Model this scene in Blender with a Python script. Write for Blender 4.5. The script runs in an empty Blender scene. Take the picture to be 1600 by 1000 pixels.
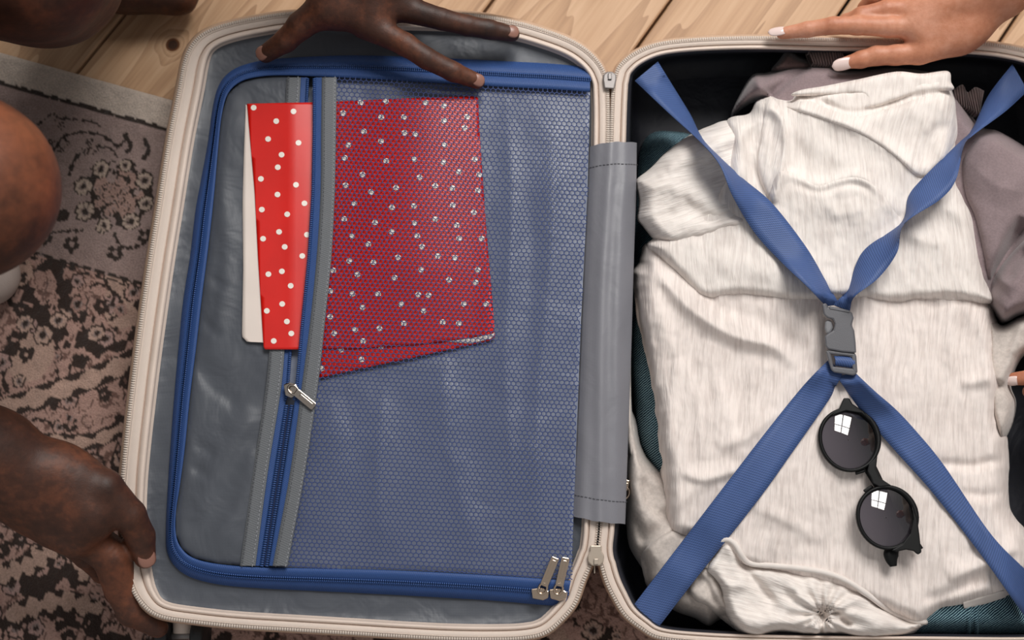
import bpy, math, random
import numpy as np
from mathutils import Matrix, Vector
random.seed(4)
rng = np.random.default_rng(4)
SC = bpy.context.scene
COL = SC.collection

# ------------------------------------------------------------------ camera, light, exposure
TH = math.radians(11.0)          # tilt away from straight down
FPX = 1778.0                     # focal length in pixels of the 1600 px wide frame (40 mm)
ZR = 0.115                       # height of the open suitcase's rim
CAM = np.array([0.0, -1.04 * math.sin(TH), ZR + 1.04 * math.cos(TH)])
cam_d = bpy.data.cameras.new('camera')
cam_d.sensor_width = 36.0
cam_d.lens = FPX * 36.0 / 1600.0
cam_d.clip_start = 0.02
cam_d.dof.use_dof = True
cam_d.dof.focus_distance = 1.02
cam_d.dof.aperture_fstop = 4.5
cam = bpy.data.objects.new('camera', cam_d)
cam.location = CAM
cam.rotation_euler = (TH, 0, 0)
COL.objects.link(cam)
SC.camera = cam

world = bpy.data.worlds.new('room_light')
SC.world = world
world.use_nodes = True
bg = world.node_tree.nodes['Background']
bg.inputs[0].default_value = (1.0, 0.985, 0.97, 1)
bg.inputs[1].default_value = 0.33

def area(name, loc, target, sx, sy, power, color):
    d = bpy.data.lights.new(name, 'AREA')
    d.shape = 'RECTANGLE'
    d.size, d.size_y, d.energy, d.color = sx, sy, power, color
    o = bpy.data.objects.new(name, d)
    o.location = loc
    o.rotation_euler = (Vector(target) - Vector(loc)).to_track_quat('-Z', 'Y').to_euler()
    COL.objects.link(o)
    return o
WIN_C, WIN_T = (0.66, 1.50, 2.25), (0.12, 0.0, 0.1)
area('window_daylight', WIN_C, WIN_T, 1.15, 1.2, 76, (1.0, 0.975, 0.94))

vs = SC.view_settings
vs.view_transform = 'Standard'
vs.look = 'None'
vs.gamma = 1.0
vs.use_curve_mapping = False
vs.exposure = 0.0

# ------------------------------------------------------------------ helpers
def P(u, v, z):
    """world point at height z on the sight line of photo point (u, v)"""
    u, v, z = np.broadcast_arrays(np.asarray(u, float), np.asarray(v, float), np.asarray(z, float))
    dx, dy = (u - 800.0) / FPX, (500.0 - v) / FPX
    c, s = math.cos(TH), math.sin(TH)
    Y, Z = dy * c + s, dy * s - c
    t = (z - CAM[2]) / Z
    return np.stack([CAM[0] + t * dx, CAM[1] + t * Y, z], -1)

def to_px(p):
    p = np.asarray(p, float) - CAM
    c, s = math.cos(TH), math.sin(TH)
    y, z = p[..., 1] * c + p[..., 2] * s, -p[..., 1] * s + p[..., 2] * c
    return 800 + FPX * p[..., 0] / -z, 500 - FPX * y / -z

def lin(h):
    h = h.lstrip('#')
    v = [int(h[i:i + 2], 16) / 255 for i in (0, 2, 4)]
    return tuple((x / 12.92 if x <= 0.04045 else ((x + 0.055) / 1.055) ** 2.4) for x in v) + (1.0,)

def cr(pts, n=12, closed=False):
    """Catmull-Rom through the points"""
    p = np.asarray(pts, float)
    if closed:
        q = np.vstack([p[-1], p, p[0], p[1]])
        m = len(p)
    else:
        q = np.vstack([2 * p[0] - p[1], p, 2 * p[-1] - p[-2]])
        m = len(p) - 1
    t = np.linspace(0, 1, n, endpoint=False)[:, None]
    out = []
    for i in range(m):
        a, b, c, d = q[i], q[i + 1], q[i + 2], q[i + 3]
        out.append(0.5 * (2 * b + (c - a) * t + (2 * a - 5 * b + 4 * c - d) * t ** 2 + (3 * b - a - 3 * c + d) * t ** 3))
    r = np.vstack(out)
    return r if closed else np.vstack([r, p[-1]])

def resamp(p, n=None, step=None, closed=False):
    p = np.asarray(p, float)
    q = np.vstack([p, p[:1]]) if closed else p
    s = np.concatenate([[0], np.cumsum(np.linalg.norm(np.diff(q, axis=0), axis=1))])
    if n is None:
        n = max(3, int(round(s[-1] / step)))
    t = np.linspace(0, s[-1], n, endpoint=not closed)
    return np.stack([np.interp(t, s, q[:, k]) for k in range(q.shape[1])], -1)

def smooth1(a, it=3, closed=False):
    a = np.array(a, float)
    for _ in range(it):
        if closed:
            a = (np.roll(a, 1, 0) + 2 * a + np.roll(a, -1, 0)) / 4
        else:
            a[1:-1] = (a[:-2] + 2 * a[1:-1] + a[2:]) / 4
    return a

def vnoise(x, y, scale, seed=0, octaves=2):
    """smooth value noise in -1..1"""
    out, amp, tot = 0, 1.0, 0
    for o in range(octaves):
        r = np.random.default_rng(seed * 17 + o)
        g = r.uniform(-1, 1, (64, 64))
        fx, fy = np.asarray(x) / scale * 2 ** o, np.asarray(y) / scale * 2 ** o
        ix, iy = np.floor(fx).astype(int), np.floor(fy).astype(int)
        tx, ty = fx - ix, fy - iy
        tx, ty = tx * tx * (3 - 2 * tx), ty * ty * (3 - 2 * ty)
        G = lambda a, b: g[a % 64, b % 64]
        v = (G(ix, iy) * (1 - tx) + G(ix + 1, iy) * tx) * (1 - ty) + (G(ix, iy + 1) * (1 - tx) + G(ix + 1, iy + 1) * tx) * ty
        out = out + v * amp
        tot += amp
        amp *= 0.5
    return out / tot

def link(o, parent=None):
    COL.objects.link(o)
    if parent is not None:
        o.parent = parent
        if parent.type == 'EMPTY':
            o.matrix_parent_inverse = Matrix.Translation(-Vector(parent.location))
    return o

def root(name, label, cat, loc, group=None, kind=None):
    o = bpy.data.objects.new(name, None)
    o.empty_display_size = 0.02
    o.location = loc
    COL.objects.link(o)
    return tag(o, label, cat, group, kind)

def tag(o, label=None, cat=None, group=None, kind=None):
    for k, v in (('label', label), ('category', cat), ('group', group), ('kind', kind)):
        if v:
            o[k] = v
    return o

def obj(name, verts, faces, mats, parent=None, smooth=True, midx=None, uv=None, label=None, kind=None):
    me = bpy.data.meshes.new(name)
    verts = np.asarray(verts, float)
    if isinstance(faces, np.ndarray):
        k = faces.shape[1]
        me.vertices.add(len(verts))
        me.vertices.foreach_set('co', verts.ravel())
        me.loops.add(faces.size)
        me.loops.foreach_set('vertex_index', faces.ravel().astype(np.int32))
        me.polygons.add(len(faces))
        me.polygons.foreach_set('loop_start', np.arange(0, faces.size, k, dtype=np.int32))
        me.update(calc_edges=True)
    else:
        me.from_pydata([tuple(v) for v in verts], [], faces)
    for m in (mats if isinstance(mats, (list, tuple)) else [mats]):
        me.materials.append(m)
    if smooth:
        me.polygons.foreach_set('use_smooth', np.ones(len(me.polygons), bool))
    if midx is not None:
        me.polygons.foreach_set('material_index', np.asarray(midx, np.int32))
    if uv is not None:
        l = me.uv_layers.new(name='UVMap')
        vi = np.zeros(len(me.loops), np.int32)
        me.loops.foreach_get('vertex_index', vi)
        l.data.foreach_set('uv', np.asarray(uv, np.float32)[vi].ravel())
    me.validate()
    me.update()
    o = bpy.data.objects.new(name, me)
    link(o, parent)
    return tag(o, label, None, None, kind)

def bevel(o, w, seg=2):
    m = o.modifiers.new('bevel', 'BEVEL')
    m.width, m.segments, m.limit_method, m.angle_limit = w, seg, 'ANGLE', math.radians(35)
    return o

def loft(name, rings, mat, parent, closed_u=True, closed_v=False, cap=False, uv=None, **kw):
    R = np.stack(rings)                                   # (rings, m, 3)
    k, m = R.shape[:2]
    idx = np.arange(k * m).reshape(k, m)
    rows = k if closed_v else k - 1
    cols = m if closed_u else m - 1
    i, j = np.meshgrid(np.arange(rows), np.arange(cols), indexing='ij')
    a, b = idx[i, j], idx[i, (j + 1) % m]
    c, d = idx[(i + 1) % k, (j + 1) % m], idx[(i + 1) % k, j]
    F = np.stack([a, b, c, d], -1).reshape(-1, 4)
    V = R.reshape(-1, 3)
    if cap:
        F = [tuple(f) for f in F] + [tuple(idx[0][::-1]), tuple(idx[-1])]
    return obj(name, V, F, mat, parent, uv=uv, **kw)

def frame(path, closed):
    p = np.asarray(path, float)
    t = (np.roll(p, -1, 0) - np.roll(p, 1, 0)) if closed else np.gradient(p, axis=0)
    t /= np.linalg.norm(t, axis=1)[:, None] + 1e-12
    s = np.cross(t, [0, 0, 1.0])
    s /= np.linalg.norm(s, axis=1)[:, None] + 1e-12
    return t, s, np.cross(s, t)

def tube(name, path, r, mat, parent, n=8, closed=False, flat=1.0, **kw):
    p = np.asarray(path, float)
    t, s, up = frame(p, closed)
    r = np.broadcast_to(np.asarray(r, float), (len(p),))[:, None]
    a = np.linspace(0, 2 * math.pi, n, endpoint=False)
    rings = [p + s * r * math.cos(x) + up * r * flat * math.sin(x) for x in a]
    R = np.stack(rings, 1)                                # (m, n, 3)
    return loft(name, list(R), mat, parent, closed_u=True, closed_v=closed, cap=not closed, **kw)

BOXF = np.array([[0, 1, 2, 3], [7, 6, 5, 4], [0, 4, 5, 1], [1, 5, 6, 2], [2, 6, 7, 3], [3, 7, 4, 0]])
def boxes(name, c, t, s, up, l, w, h, mat, parent, kind='stuff', **kw):
    """many small boxes in one mesh (teeth, stitches)"""
    c, t, s, up = (np.asarray(x, float) for x in (c, t, s, up))
    l, w, h = (np.broadcast_to(np.asarray(x, float), (len(c),))[:, None] / 2 for x in (l, w, h))
    V = np.stack([c + t * l * a + s * w * b + up * h * d for a, b, d in
                  ((-1, -1, 1), (1, -1, 1), (1, 1, 1), (-1, 1, 1), (-1, -1, -1), (1, -1, -1), (1, 1, -1), (-1, 1, -1))], 1)
    F = (np.arange(len(c))[:, None, None] * 8 + BOXF[None]).reshape(-1, 4)
    return obj(name, V.reshape(-1, 3), F, mat, parent, smooth=False, kind=kind, **kw)

def teeth(name, path, pitch, l, w, h, mat, parent, side=0.0, closed=False, lift=0.0, alt=0.0, **kw):
    q = resamp(path, step=pitch, closed=closed)
    t, s, up = frame(q, closed)
    a = np.where(np.arange(len(q)) % 2 == 0, alt, -alt)[:, None]
    return boxes(name, q + s * (side + a) + up * lift, t, s, up, l, w, h, mat, parent, **kw)

def prism(name, poly, z0, z1, mat, parent, bev=0.0006, px=True, shrink=None, **kw):
    """an outline given in photo points, raised from z0 to z1 (scalars or one per corner)"""
    p = np.asarray(poly, float)
    n = len(p)
    z0, z1 = np.broadcast_to(z0, (n,)), np.broadcast_to(z1, (n,))
    V = np.vstack([P(p[:, 0], p[:, 1], z0), P(p[:, 0], p[:, 1], z1)])
    F = [tuple(range(n))[::-1], tuple(range(n, 2 * n))] + [(i, (i + 1) % n, n + (i + 1) % n, n + i) for i in range(n)]
    a = V[n:]
    area2 = np.sum(a[:, 0] * np.roll(a[:, 1], -1) - np.roll(a[:, 0], -1) * a[:, 1])
    if area2 < 0:
        F = [f[::-1] for f in F]
    o = obj(name, V, F, mat, parent, smooth=False, **kw)
    return bevel(o, bev) if bev else o

def in_poly(poly, x, y):
    r = np.zeros(x.shape, bool)
    q = np.roll(poly, -1, 0)
    for (x0, y0), (x1, y1) in zip(poly, q):
        c = (y0 > y) != (y1 > y)
        if y1 != y0:
            r ^= c & (x < (x1 - x0) * (y - y0) / (y1 - y0) + x0)
    return r

def near_line(line, x, y, closed=False):
    """distance, nearest point, signed side (+ left of travel as seen in the photo), share of length"""
    p = np.asarray(line, float)
    q = np.vstack([p, p[:1]]) if closed else p
    L = np.linalg.norm(np.diff(q, axis=0), axis=1)
    cum = np.concatenate([[0], np.cumsum(L)])
    best = np.full(x.shape, 1e9)
    nx, ny, sd, tt = (np.zeros(x.shape) for _ in range(4))
    for i in range(len(q) - 1):
        ax, ay = q[i]
        dx, dy = q[i + 1] - q[i]
        k = np.clip(((x - ax) * dx + (y - ay) * dy) / (dx * dx + dy * dy + 1e-9), 0, 1)
        px, py = ax + k * dx, ay + k * dy
        d = (x - px) ** 2 + (y - py) ** 2
        m = d < best
        best = np.where(m, d, best)
        nx, ny = np.where(m, px, nx), np.where(m, py, ny)
        sd = np.where(m, np.sign(dy * (x - ax) - dx * (y - ay)), sd)
        tt = np.where(m, (cum[i] + k * L[i]) / cum[-1], tt)
    return np.sqrt(best), nx, ny, sd, tt

TOPS = []
def over_all(fs, u, v, z):
    for f, (a, b, c, d) in fs:
        m = (u >= a) & (u <= b) & (v >= c) & (v <= d)
        if m.any():
            z[m] = np.maximum(z[m], f(u[m], v[m]))
    return z
def top(u, v, default=0.03):
    u, v = np.atleast_1d(np.asarray(u, float)), np.atleast_1d(np.asarray(v, float))
    z = np.full(u.shape, float(default))
    return over_all(TOPS, u, v, z)

def cloth(name, poly, z0, h, r, mat, parent, ridges=(), noise=(), step=4.0, grain=0.0, closed=True, tilt=None, register=True, over=False, power=0.5, wob=0.0, label=None, n=10, raw=False, grainfn=None, bottom=True, warp=0.0):
    """a piece of cloth: photo outline, rounded rim, creases (line, height m, left width px, right width px), soft noise (height, scale)"""
    pl = np.asarray(poly, float) if raw else resamp(cr(poly, n, True), step=max(4.0, step), closed=True)
    if wob:
        w = np.arange(len(pl))
        pl = pl + np.stack([vnoise(w * 6.0, w * 0, 30, 5), vnoise(w * 6.0, w * 0 + 99, 30, 6)], -1) * wob
    rid = [(cr(np.asarray(k[0], float), 6), k[1], k[2], k[3], (k[4] if len(k) > 4 else 0.18)) for k in ridges]
    if over:
        below = list(TOPS)
        def top(x, y, dflt):
            return over_all(below, x, y, np.full(np.shape(x), float(dflt)))
    def zf(x, y, force=False):
        d, nx, ny, _, _ = near_line(pl, x, y, True)
        ins = in_poly(pl, x, y) | force
        t = np.clip(d / r, 0, 1)
        e = (1 - (1 - t) ** 2) ** power
        z = (top(x, y, z0) if over else z0) + h * e
        if tilt is not None:
            z = z + tilt(x, y) * e
        for line, hh, wl, wr, tp in rid:
            dd, _, _, sd, tt = near_line(line, x, y)
            w = np.where(sd > 0, wl, wr)
            g = np.where(w > 30, np.exp(-dd / w * 1.6), np.exp(-(dd / w) ** 2))
            z = z + hh * g * np.clip(np.minimum(tt, 1 - tt) / tp, 0, 1) ** 0.7 * np.clip(d / 10, 0, 1)
        for k, nz_ in enumerate(noise):
            a, sc = nz_[0], nz_[1]
            st = nz_[2] if len(nz_) > 2 else 1.0
            an = nz_[3] if len(nz_) > 3 else 0.0
            xr, yr = x * math.cos(an) + y * math.sin(an), (y * math.cos(an) - x * math.sin(an)) / st
            z = z + a * vnoise(xr + 3000, yr + 3000, sc, seed=len(name) + 3 * k + int(pl[0, 0]) % 7) * np.clip(d / (0.6 * r), 0, 1)
        return np.where(ins, z, -1.0)
    x0, y0 = pl.min(0) - step
    x1, y1 = pl.max(0) + step
    gx, gy = np.meshgrid(np.arange(x0, x1 + step, step), np.arange(y0, y1 + step, step), indexing='ij')
    ins = in_poly(pl, gx, gy)
    cell = ins[:-1, :-1] | ins[1:, :-1] | ins[1:, 1:] | ins[:-1, 1:]
    use = np.zeros(ins.shape, bool)
    use[:-1, :-1] |= cell; use[1:, :-1] |= cell; use[1:, 1:] |= cell; use[:-1, 1:] |= cell
    out = use & ~ins
    _, nx, ny, _, _ = near_line(pl, gx[out], gy[out], True)
    gx[out], gy[out] = nx, ny
    idm = np.full(ins.shape, -1)
    idm[use] = np.arange(use.sum())
    X, Y = gx[use], gy[use]
    Z = zf(X, Y, True)
    V = P(X, Y, Z)
    i, j = np.nonzero(cell)
    F = np.stack([idm[i, j], idm[i, j + 1], idm[i + 1, j + 1], idm[i + 1, j]], -1)
    if bottom:
        k = len(V)
        V = np.vstack([V, P(X, Y, (Z - h - 0.0008) if over else np.full(X.shape, z0 - 0.0015))])
        F = np.vstack([F, F[:, ::-1] + k])
    cg, sg = math.cos(grain), math.sin(grain)
    if grainfn is not None:
        U2 = grainfn(X, Y) / 100.0
    else:
        U2 = np.stack([X * cg + Y * sg, -X * sg + Y * cg], -1) / 100.0
    if warp:
        U2 = U2 + warp * np.stack([vnoise(X + 1000, Y + 1000, 110, 41, 2), 0 * X], -1)
    uv = np.vstack([U2, U2]) if bottom else U2
    if register:
        TOPS.append((zf, (pl[:, 0].min() - 2, pl[:, 0].max() + 2, pl[:, 1].min() - 2, pl[:, 1].max() + 2)))
    return obj(name, V, F, mat, parent, uv=uv, label=label)

def ribbon(name, A, B, zA, zB, th, mat, parent, n=60, uvw=0.03, cross=5, crown=0.0, **kw):
    """a woven band between two photo outlines A and B, with thickness"""
    A, B = resamp(cr(A, 8), n), resamp(cr(B, 8), n)
    zA, zB = (np.interp(np.linspace(0, 1, n), np.linspace(0, 1, len(np.atleast_1d(z))), np.atleast_1d(z)) for z in (zA, zB))
    pa, pb = P(A[:, 0], A[:, 1], zA), P(B[:, 0], B[:, 1], zB)
    ks = np.linspace(0, 1, cross)
    tops = [pa + (pb - pa) * k + np.array([0, 0, crown * 4 * k * (1 - k)]) for k in ks]
    d = np.zeros_like(pa); d[:, 2] = th
    rings = tops + [q - d for q in tops[::-1]]
    mid = (pa + pb) / 2
    s = np.concatenate([[0], np.cumsum(np.linalg.norm(np.diff(mid, axis=0), axis=1))])
    uv = np.concatenate([np.stack([s, np.full(n, k * uvw)], -1) for k in list(ks) + list(ks[::-1])])
    R = np.stack(rings)
    k, m = R.shape[:2]
    idx = np.arange(k * m).reshape(k, m)
    i, j = np.meshgrid(np.arange(k), np.arange(m - 1), indexing='ij')
    F = np.stack([idx[i, j], idx[(i + 1) % k, j], idx[(i + 1) % k, j + 1], idx[i, j + 1]], -1).reshape(-1, 4)
    return obj(name, R.reshape(-1, 3), F, mat, parent, uv=uv, **kw)

# ------------------------------------------------------------------ materials
class NT:
    def __init__(self, name):
        self.m = bpy.data.materials.new(name)
        self.m.use_nodes = True
        self.t = self.m.node_tree
        self.b = self.t.nodes['Principled BSDF']
    def n(self, typ, **kw):
        x = self.t.nodes.new(typ)
        for k, v in kw.items():
            if k.startswith('i_'):
                x.inputs[k[2:].replace('_', ' ')].default_value = v
            else:
                setattr(x, k, v)
        return x
    def l(self, a, b):
        self.t.links.new(a, b)
    def coord(self, kind='Object', scale=(1, 1, 1), rot=(0, 0, 0)):
        c = self.n('ShaderNodeTexCoord')
        mp = self.n('ShaderNodeMapping')
        mp.inputs['Scale'].default_value = scale
        mp.inputs['Rotation'].default_value = rot
        self.l(c.outputs[kind], mp.inputs[0])
        return mp.outputs[0]
    def noise(self, vec, scale, detail=2.0, rough=0.5, dist=0.0):
        x = self.n('ShaderNodeTexNoise')
        x.inputs['Scale'].default_value = scale
        x.inputs['Detail'].default_value = detail
        x.inputs['Roughness'].default_value = rough
        x.inputs['Distortion'].default_value = dist
        self.l(vec, x.inputs['Vector'])
        return x.outputs[0]
    def wave(self, vec, scale, axis='X', dist=0.0, det=2.0):
        x = self.n('ShaderNodeTexWave', bands_direction=axis)
        x.inputs['Scale'].default_value = scale
        x.inputs['Distortion'].default_value = dist
        x.inputs['Detail'].default_value = det
        self.l(vec, x.inputs['Vector'])
        return x.outputs['Fac'] if 'Fac' in x.outputs else x.outputs[1]
    def math(self, op, a, b=None, clamp=False):
        x = self.n('ShaderNodeMath', operation=op, use_clamp=clamp)
        for k, v in enumerate((a, b)):
            if v is None:
                continue
            if isinstance(v, (int, float)):
                x.inputs[k].default_value = v
            else:
                self.l(v, x.inputs[k])
        return x.outputs[0]
    def ramp(self, fac, stops):
        x = self.n('ShaderNodeValToRGB')
        e = x.color_ramp.elements
        while len(e) < len(stops):
            e.new(0.5)
        for k, (p, c) in enumerate(stops):
            e[k].position, e[k].color = p, c
        self.l(fac, x.inputs[0])
        return x.outputs[0]
    def mix(self, fac, a, b):
        x = self.n('ShaderNodeMix', data_type='RGBA')
        for k, v in ((0, fac), (6, a), (7, b)):
            if isinstance(v, (int, float, tuple)):
                x.inputs[k].default_value = v
            else:
                self.l(v, x.inputs[k])
        return x.outputs[2]
    def bump(self, h, strength=0.3, dist=0.001, chain=None):
        x = self.n('ShaderNodeBump')
        x.inputs['Strength'].default_value = strength
        x.inputs['Distance'].default_value = dist
        self.l(h, x.inputs['Height'])
        if chain is not None:
            self.l(chain, x.inputs['Normal'])
        self.l(x.outputs[0], self.b.inputs['Normal'])
        return x.outputs[0]
    def set(self, **kw):
        for k, v in kw.items():
            s = self.b.inputs[k.replace('_', ' ')]
            if isinstance(v, (int, float, tuple)):
                s.default_value = v
            else:
                self.l(v, s)
        return self

def plain(name, col, rough=0.5, metal=0.0, bump=0.0, scale=900, vary=0.0, spec=0.5):
    m = NT(name)
    v = m.coord()
    m.set(Roughness=rough, Metallic=metal, Specular_IOR_Level=spec)
    c = lin(col)
    if vary:
        nz = m.noise(v, 25, 3)
        m.set(Base_Color=m.ramp(nz, [(0.3, tuple(x * (1 - vary) for x in c[:3]) + (1,)), (0.7, tuple(min(1, x * (1 + vary)) for x in c[:3]) + (1,))]))
    else:
        m.set(Base_Color=c)
    if bump:
        m.bump(m.noise(v, scale, 3), bump, 0.0008)
    return m.m

def weave_mat(name, col, rough=0.6, scale=1100, strength=0.25, vary=0.10, crease=0.0, sheen=0.0, spec=0.4):
    """plain woven cloth (lining, tape)"""
    m = NT(name)
    v = m.coord()
    c = lin(col)
    w = m.math('ADD', m.wave(v, scale / 3.0, 'X'), m.wave(v, scale / 3.0, 'Y'))
    nz = m.noise(v, 16, 4)
    fine = m.noise(v, scale, 1)
    f = m.math('ADD', m.math('MULTIPLY', nz, 0.6), m.math('MULTIPLY', fine, 0.4))
    m.set(Base_Color=m.ramp(f, [(0.3, tuple(x * (1 - vary) for x in c[:3]) + (1,)), (0.7, tuple(min(1, x * (1 + vary)) for x in c[:3]) + (1,))]),
          Roughness=rough, Specular_IOR_Level=spec, Sheen_Weight=sheen)
    b1 = m.bump(w, strength, 0.0003)
    if crease:
        m.bump(m.noise(v, 22, 3, 0.55, 0.6), crease, 0.012, b1)
    return m.m

def webbing_mat(name, col, across=13, along=520, dark=0.55, cream=None, rough=0.55):
    """herringbone webbing: UV in metres, x along the band"""
    m = NT(name)
    c = lin(col)
    v = m.coord('UV', (1, 1, 1), (0, 0, math.radians(24)))
    v2 = m.coord('UV')
    tw = m.wave(v, along / 4.2, 'X', 0.6)
    ro = m.wave(v2, along / 3.2, 'Y', 0.4)
    f = m.math('ADD', m.math('MULTIPLY', tw, 0.6), m.math('MULTIPLY', ro, 0.4))
    nz = m.noise(v2, 60, 2)
    f2 = m.math('ADD', m.math('MULTIPLY', f, 0.75), m.math('MULTIPLY', nz, 0.25))
    m.set(Base_Color=m.ramp(f2, [(0.25, tuple(x * dark for x in c[:3]) + (1,)), (0.75, tuple(min(1, x * 1.12) for x in c[:3]) + (1,))]), Roughness=rough, Specular_IOR_Level=0.35)
    m.bump(f, 0.35, 0.0004)
    return m.m

def gauze_mat(name, lo, hi, sheen=0.1, strength=0.5):
    """crinkled gauze cotton: fine uneven stripes along the UV's y"""
    m = NT(name)
    a = m.coord('UV', (22, 1.9, 1))
    b = m.coord('UV', (58, 5, 1))
    c = m.coord('UV', (2.2, 2.2, 1))
    n1 = m.noise(a, 1.0, 2, 0.5, 0.5)
    n2 = m.noise(b, 1.0, 2)
    n3 = m.noise(c, 1.0, 3)
    s = m.math('ADD', m.math('MULTIPLY', n1, 0.65), m.math('MULTIPLY', n2, 0.35))
    f = m.math('ADD', m.math('MULTIPLY', s, 0.7), m.math('MULTIPLY', n3, 0.3))
    m.set(Base_Color=m.ramp(f, [(0.36, lin(lo)), (0.56, lin(hi))]), Roughness=0.9, Specular_IOR_Level=0.15, Sheen_Weight=sheen)
    m.set(Subsurface_Weight=0.06)
    m.b.inputs['Subsurface Radius'].default_value = (0.01, 0.008, 0.007)
    m.bump(s, strength, 0.0026)
    return m.m

def jersey_mat(name, col, vary=0.18, scale=500, fleck=None, sheen=0.25):
    m = NT(name)
    v = m.coord()
    c = lin(col)
    n1 = m.noise(v, scale, 3, 0.6)
    n2 = m.noise(v, 22, 3)
    f = m.math('ADD', m.math('MULTIPLY', n1, 0.6), m.math('MULTIPLY', n2, 0.4))
    m.set(Base_Color=m.ramp(f, [(0.3, tuple(x * (1 - vary) for x in c[:3]) + (1,)), (0.7, tuple(min(1, x * (1 + vary)) for x in c[:3]) + (1,))]), Roughness=0.95, Specular_IOR_Level=0.12, Sheen_Weight=sheen)
    m.bump(n1, 0.25, 0.001)
    return m.m

def denim_mat(name):
    m = NT(name)
    v = m.coord('Object', (1, 1, 1), (0, 0, math.radians(52)))
    w = m.wave(v, 170, 'X', 2.5, 3)
    n = m.noise(m.coord(), 600, 2)
    n2 = m.noise(m.coord(), 30, 3)
    f = m.math('ADD', m.math('MULTIPLY', w, 0.5), m.math('ADD', m.math('MULTIPLY', n, 0.3), m.math('MULTIPLY', n2, 0.2)))
    m.set(Base_Color=m.ramp(f, [(0.3, lin('0a1f2c')), (0.52, lin('1a4056')), (0.72, lin('8fb0b8'))]), Roughness=0.85, Specular_IOR_Level=0.2)
    m.bump(w, 0.4, 0.0006)
    return m.m

def skin_mat(name, lo, mid, hi, rough=0.5, sss=0.12, cell=420, red=None):
    m = NT(name)
    v = m.coord()
    n1 = m.noise(v, 28, 4, 0.6)
    n2 = m.noise(v, 160, 3, 0.6)
    f = m.math('ADD', m.math('MULTIPLY', n1, 0.7), m.math('MULTIPLY', n2, 0.3))
    at = m.n('ShaderNodeAttribute', attribute_name='tone')          # knuckle pigment, plus highlights and shade painted into the skin
    f = m.math('ADD', f, m.math('MULTIPLY', m.math('SUBTRACT', at.outputs['Fac'], 0.5), 0.5))
    m.set(Base_Color=m.ramp(f, [(0.22, lin(lo)), (0.5, lin(mid)), (0.80, lin(hi))]), Roughness=rough, Specular_IOR_Level=0.45, Subsurface_Weight=sss)
    m.b.inputs['Subsurface Radius'].default_value = (0.006, 0.0025, 0.0015)
    m.b.inputs['Subsurface Scale'].default_value = 1.0
    vo = m.n('ShaderNodeTexVoronoi', feature='DISTANCE_TO_EDGE')
    vo.inputs['Scale'].default_value = cell
    m.l(v, vo.inputs['Vector'])
    b1 = m.bump(vo.outputs[0], 0.12, 0.0006)
    m.bump(m.noise(v, 90, 4, 0.65), 0.25, 0.002, b1)
    return m.m

M = {}
M['cream'] = weave_mat('cream_binding', 'd9c9bd', 0.62, 1500, 0.2, 0.06)
M['piping'] = plain('cream_piping', 'dccabd', 0.5, 0, 0.15, 300, 0.05)
M['cream_teeth'] = plain('cream_zipper', 'd2c4b8', 0.5)
M['shell'] = plain('cream_shell', 'c9ab93', 0.35, 0, 0.1, 200, 0.04)
M['grey'] = weave_mat('grey_lining', '4c5058', 0.40, 1300, 0.12, 0.08, 0.22, 0.1, 0.5)
M['flap'] = weave_mat('grey_flap', '7b7b82', 0.42, 1300, 0.12, 0.05, 0.1, 0.1, 0.5)
M['pocket'] = weave_mat('grey_pocket_lining', '798093', 0.34, 1300, 0.12, 0.06, 0.2, 0.1, 0.5)
M['dark'] = weave_mat('black_lining', '2a2b33', 0.55, 900, 0.2, 0.12, 0.3)
M['blue_tape'] = webbing_mat('blue_zipper_tape', '304f88', along=900, dark=0.72)
M['blue_coil'] = plain('blue_zipper_coil', '2c4c85', 0.4)
M['blue_net'] = plain('blue_netting', '3c4f86', 0.6)
M['strap'] = webbing_mat('blue_webbing', '486094', along=620, dark=0.66)
M['gros'] = webbing_mat('grey_grosgrain', '686b6f', along=760, dark=0.8)
M['thread'] = plain('grey_thread', '55565c', 0.7)
M['thread_light'] = plain('light_thread', '9a9ca3', 0.7)
M['metal'] = plain('pale_gold_metal', 'cdb8a4', 0.16, 1.0)
M['chrome'] = plain('dark_chrome', 'b9aea4', 0.14, 1.0)
M['slider'] = plain('cream_painted_slider', 'b8aa9b', 0.35, 0.3)
M['slider_dark'] = plain('grey_metal_slider', '8a8583', 0.5, 0.6)
M['buckle'] = plain('grey_buckle_plastic', '5b5b60', 0.45, 0, 0.2, 1500, 0.04)
M['black'] = plain('black_plastic', '15171a', 0.45, 0, 0.1, 1200)
M['lens_rim'] = plain('matt_black_frame', '08090a', 0.5, spec=0.25)
M['gauze'] = gauze_mat('white_gauze', 'd6cac4', 'f0e5df')
M['gauze2'] = gauze_mat('white_gauze_folded', 'd8cec8', 'efe7e1')
M['taupe'] = jersey_mat('taupe_jersey', '8a7a7c')
M['brown_rib'] = jersey_mat('brown_rib_knit', '5c4a48')
M['heather'] = jersey_mat('heather_grey_jersey', 'c4bab3', 0.2, 300)
M['denim'] = denim_mat('blue_denim')
M['paper_back'] = plain('cream_paper', 'e3d6cd', 0.6, 0, 0.1, 60, 0.03)
M['red'] = plain('glossy_red_paper', 'd2180f', 0.36, 0, 0.12, 30, 0.06)
M['dot'] = plain('cream_print_dot', 'efe6dc', 0.35)
M['man'] = skin_mat('dark_brown_skin', '21110b', '47281b', '80492f', 0.55, 0.08)
M['man_nail'] = plain('man_nail', '946a5c', 0.35)
M['woman'] = skin_mat('light_brown_skin', 'a05c44', 'c48465', 'dfa68c', 0.5, 0.18)
M['woman_nail'] = plain('polished_pink_nail', 'ead3cd', 0.12)

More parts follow.
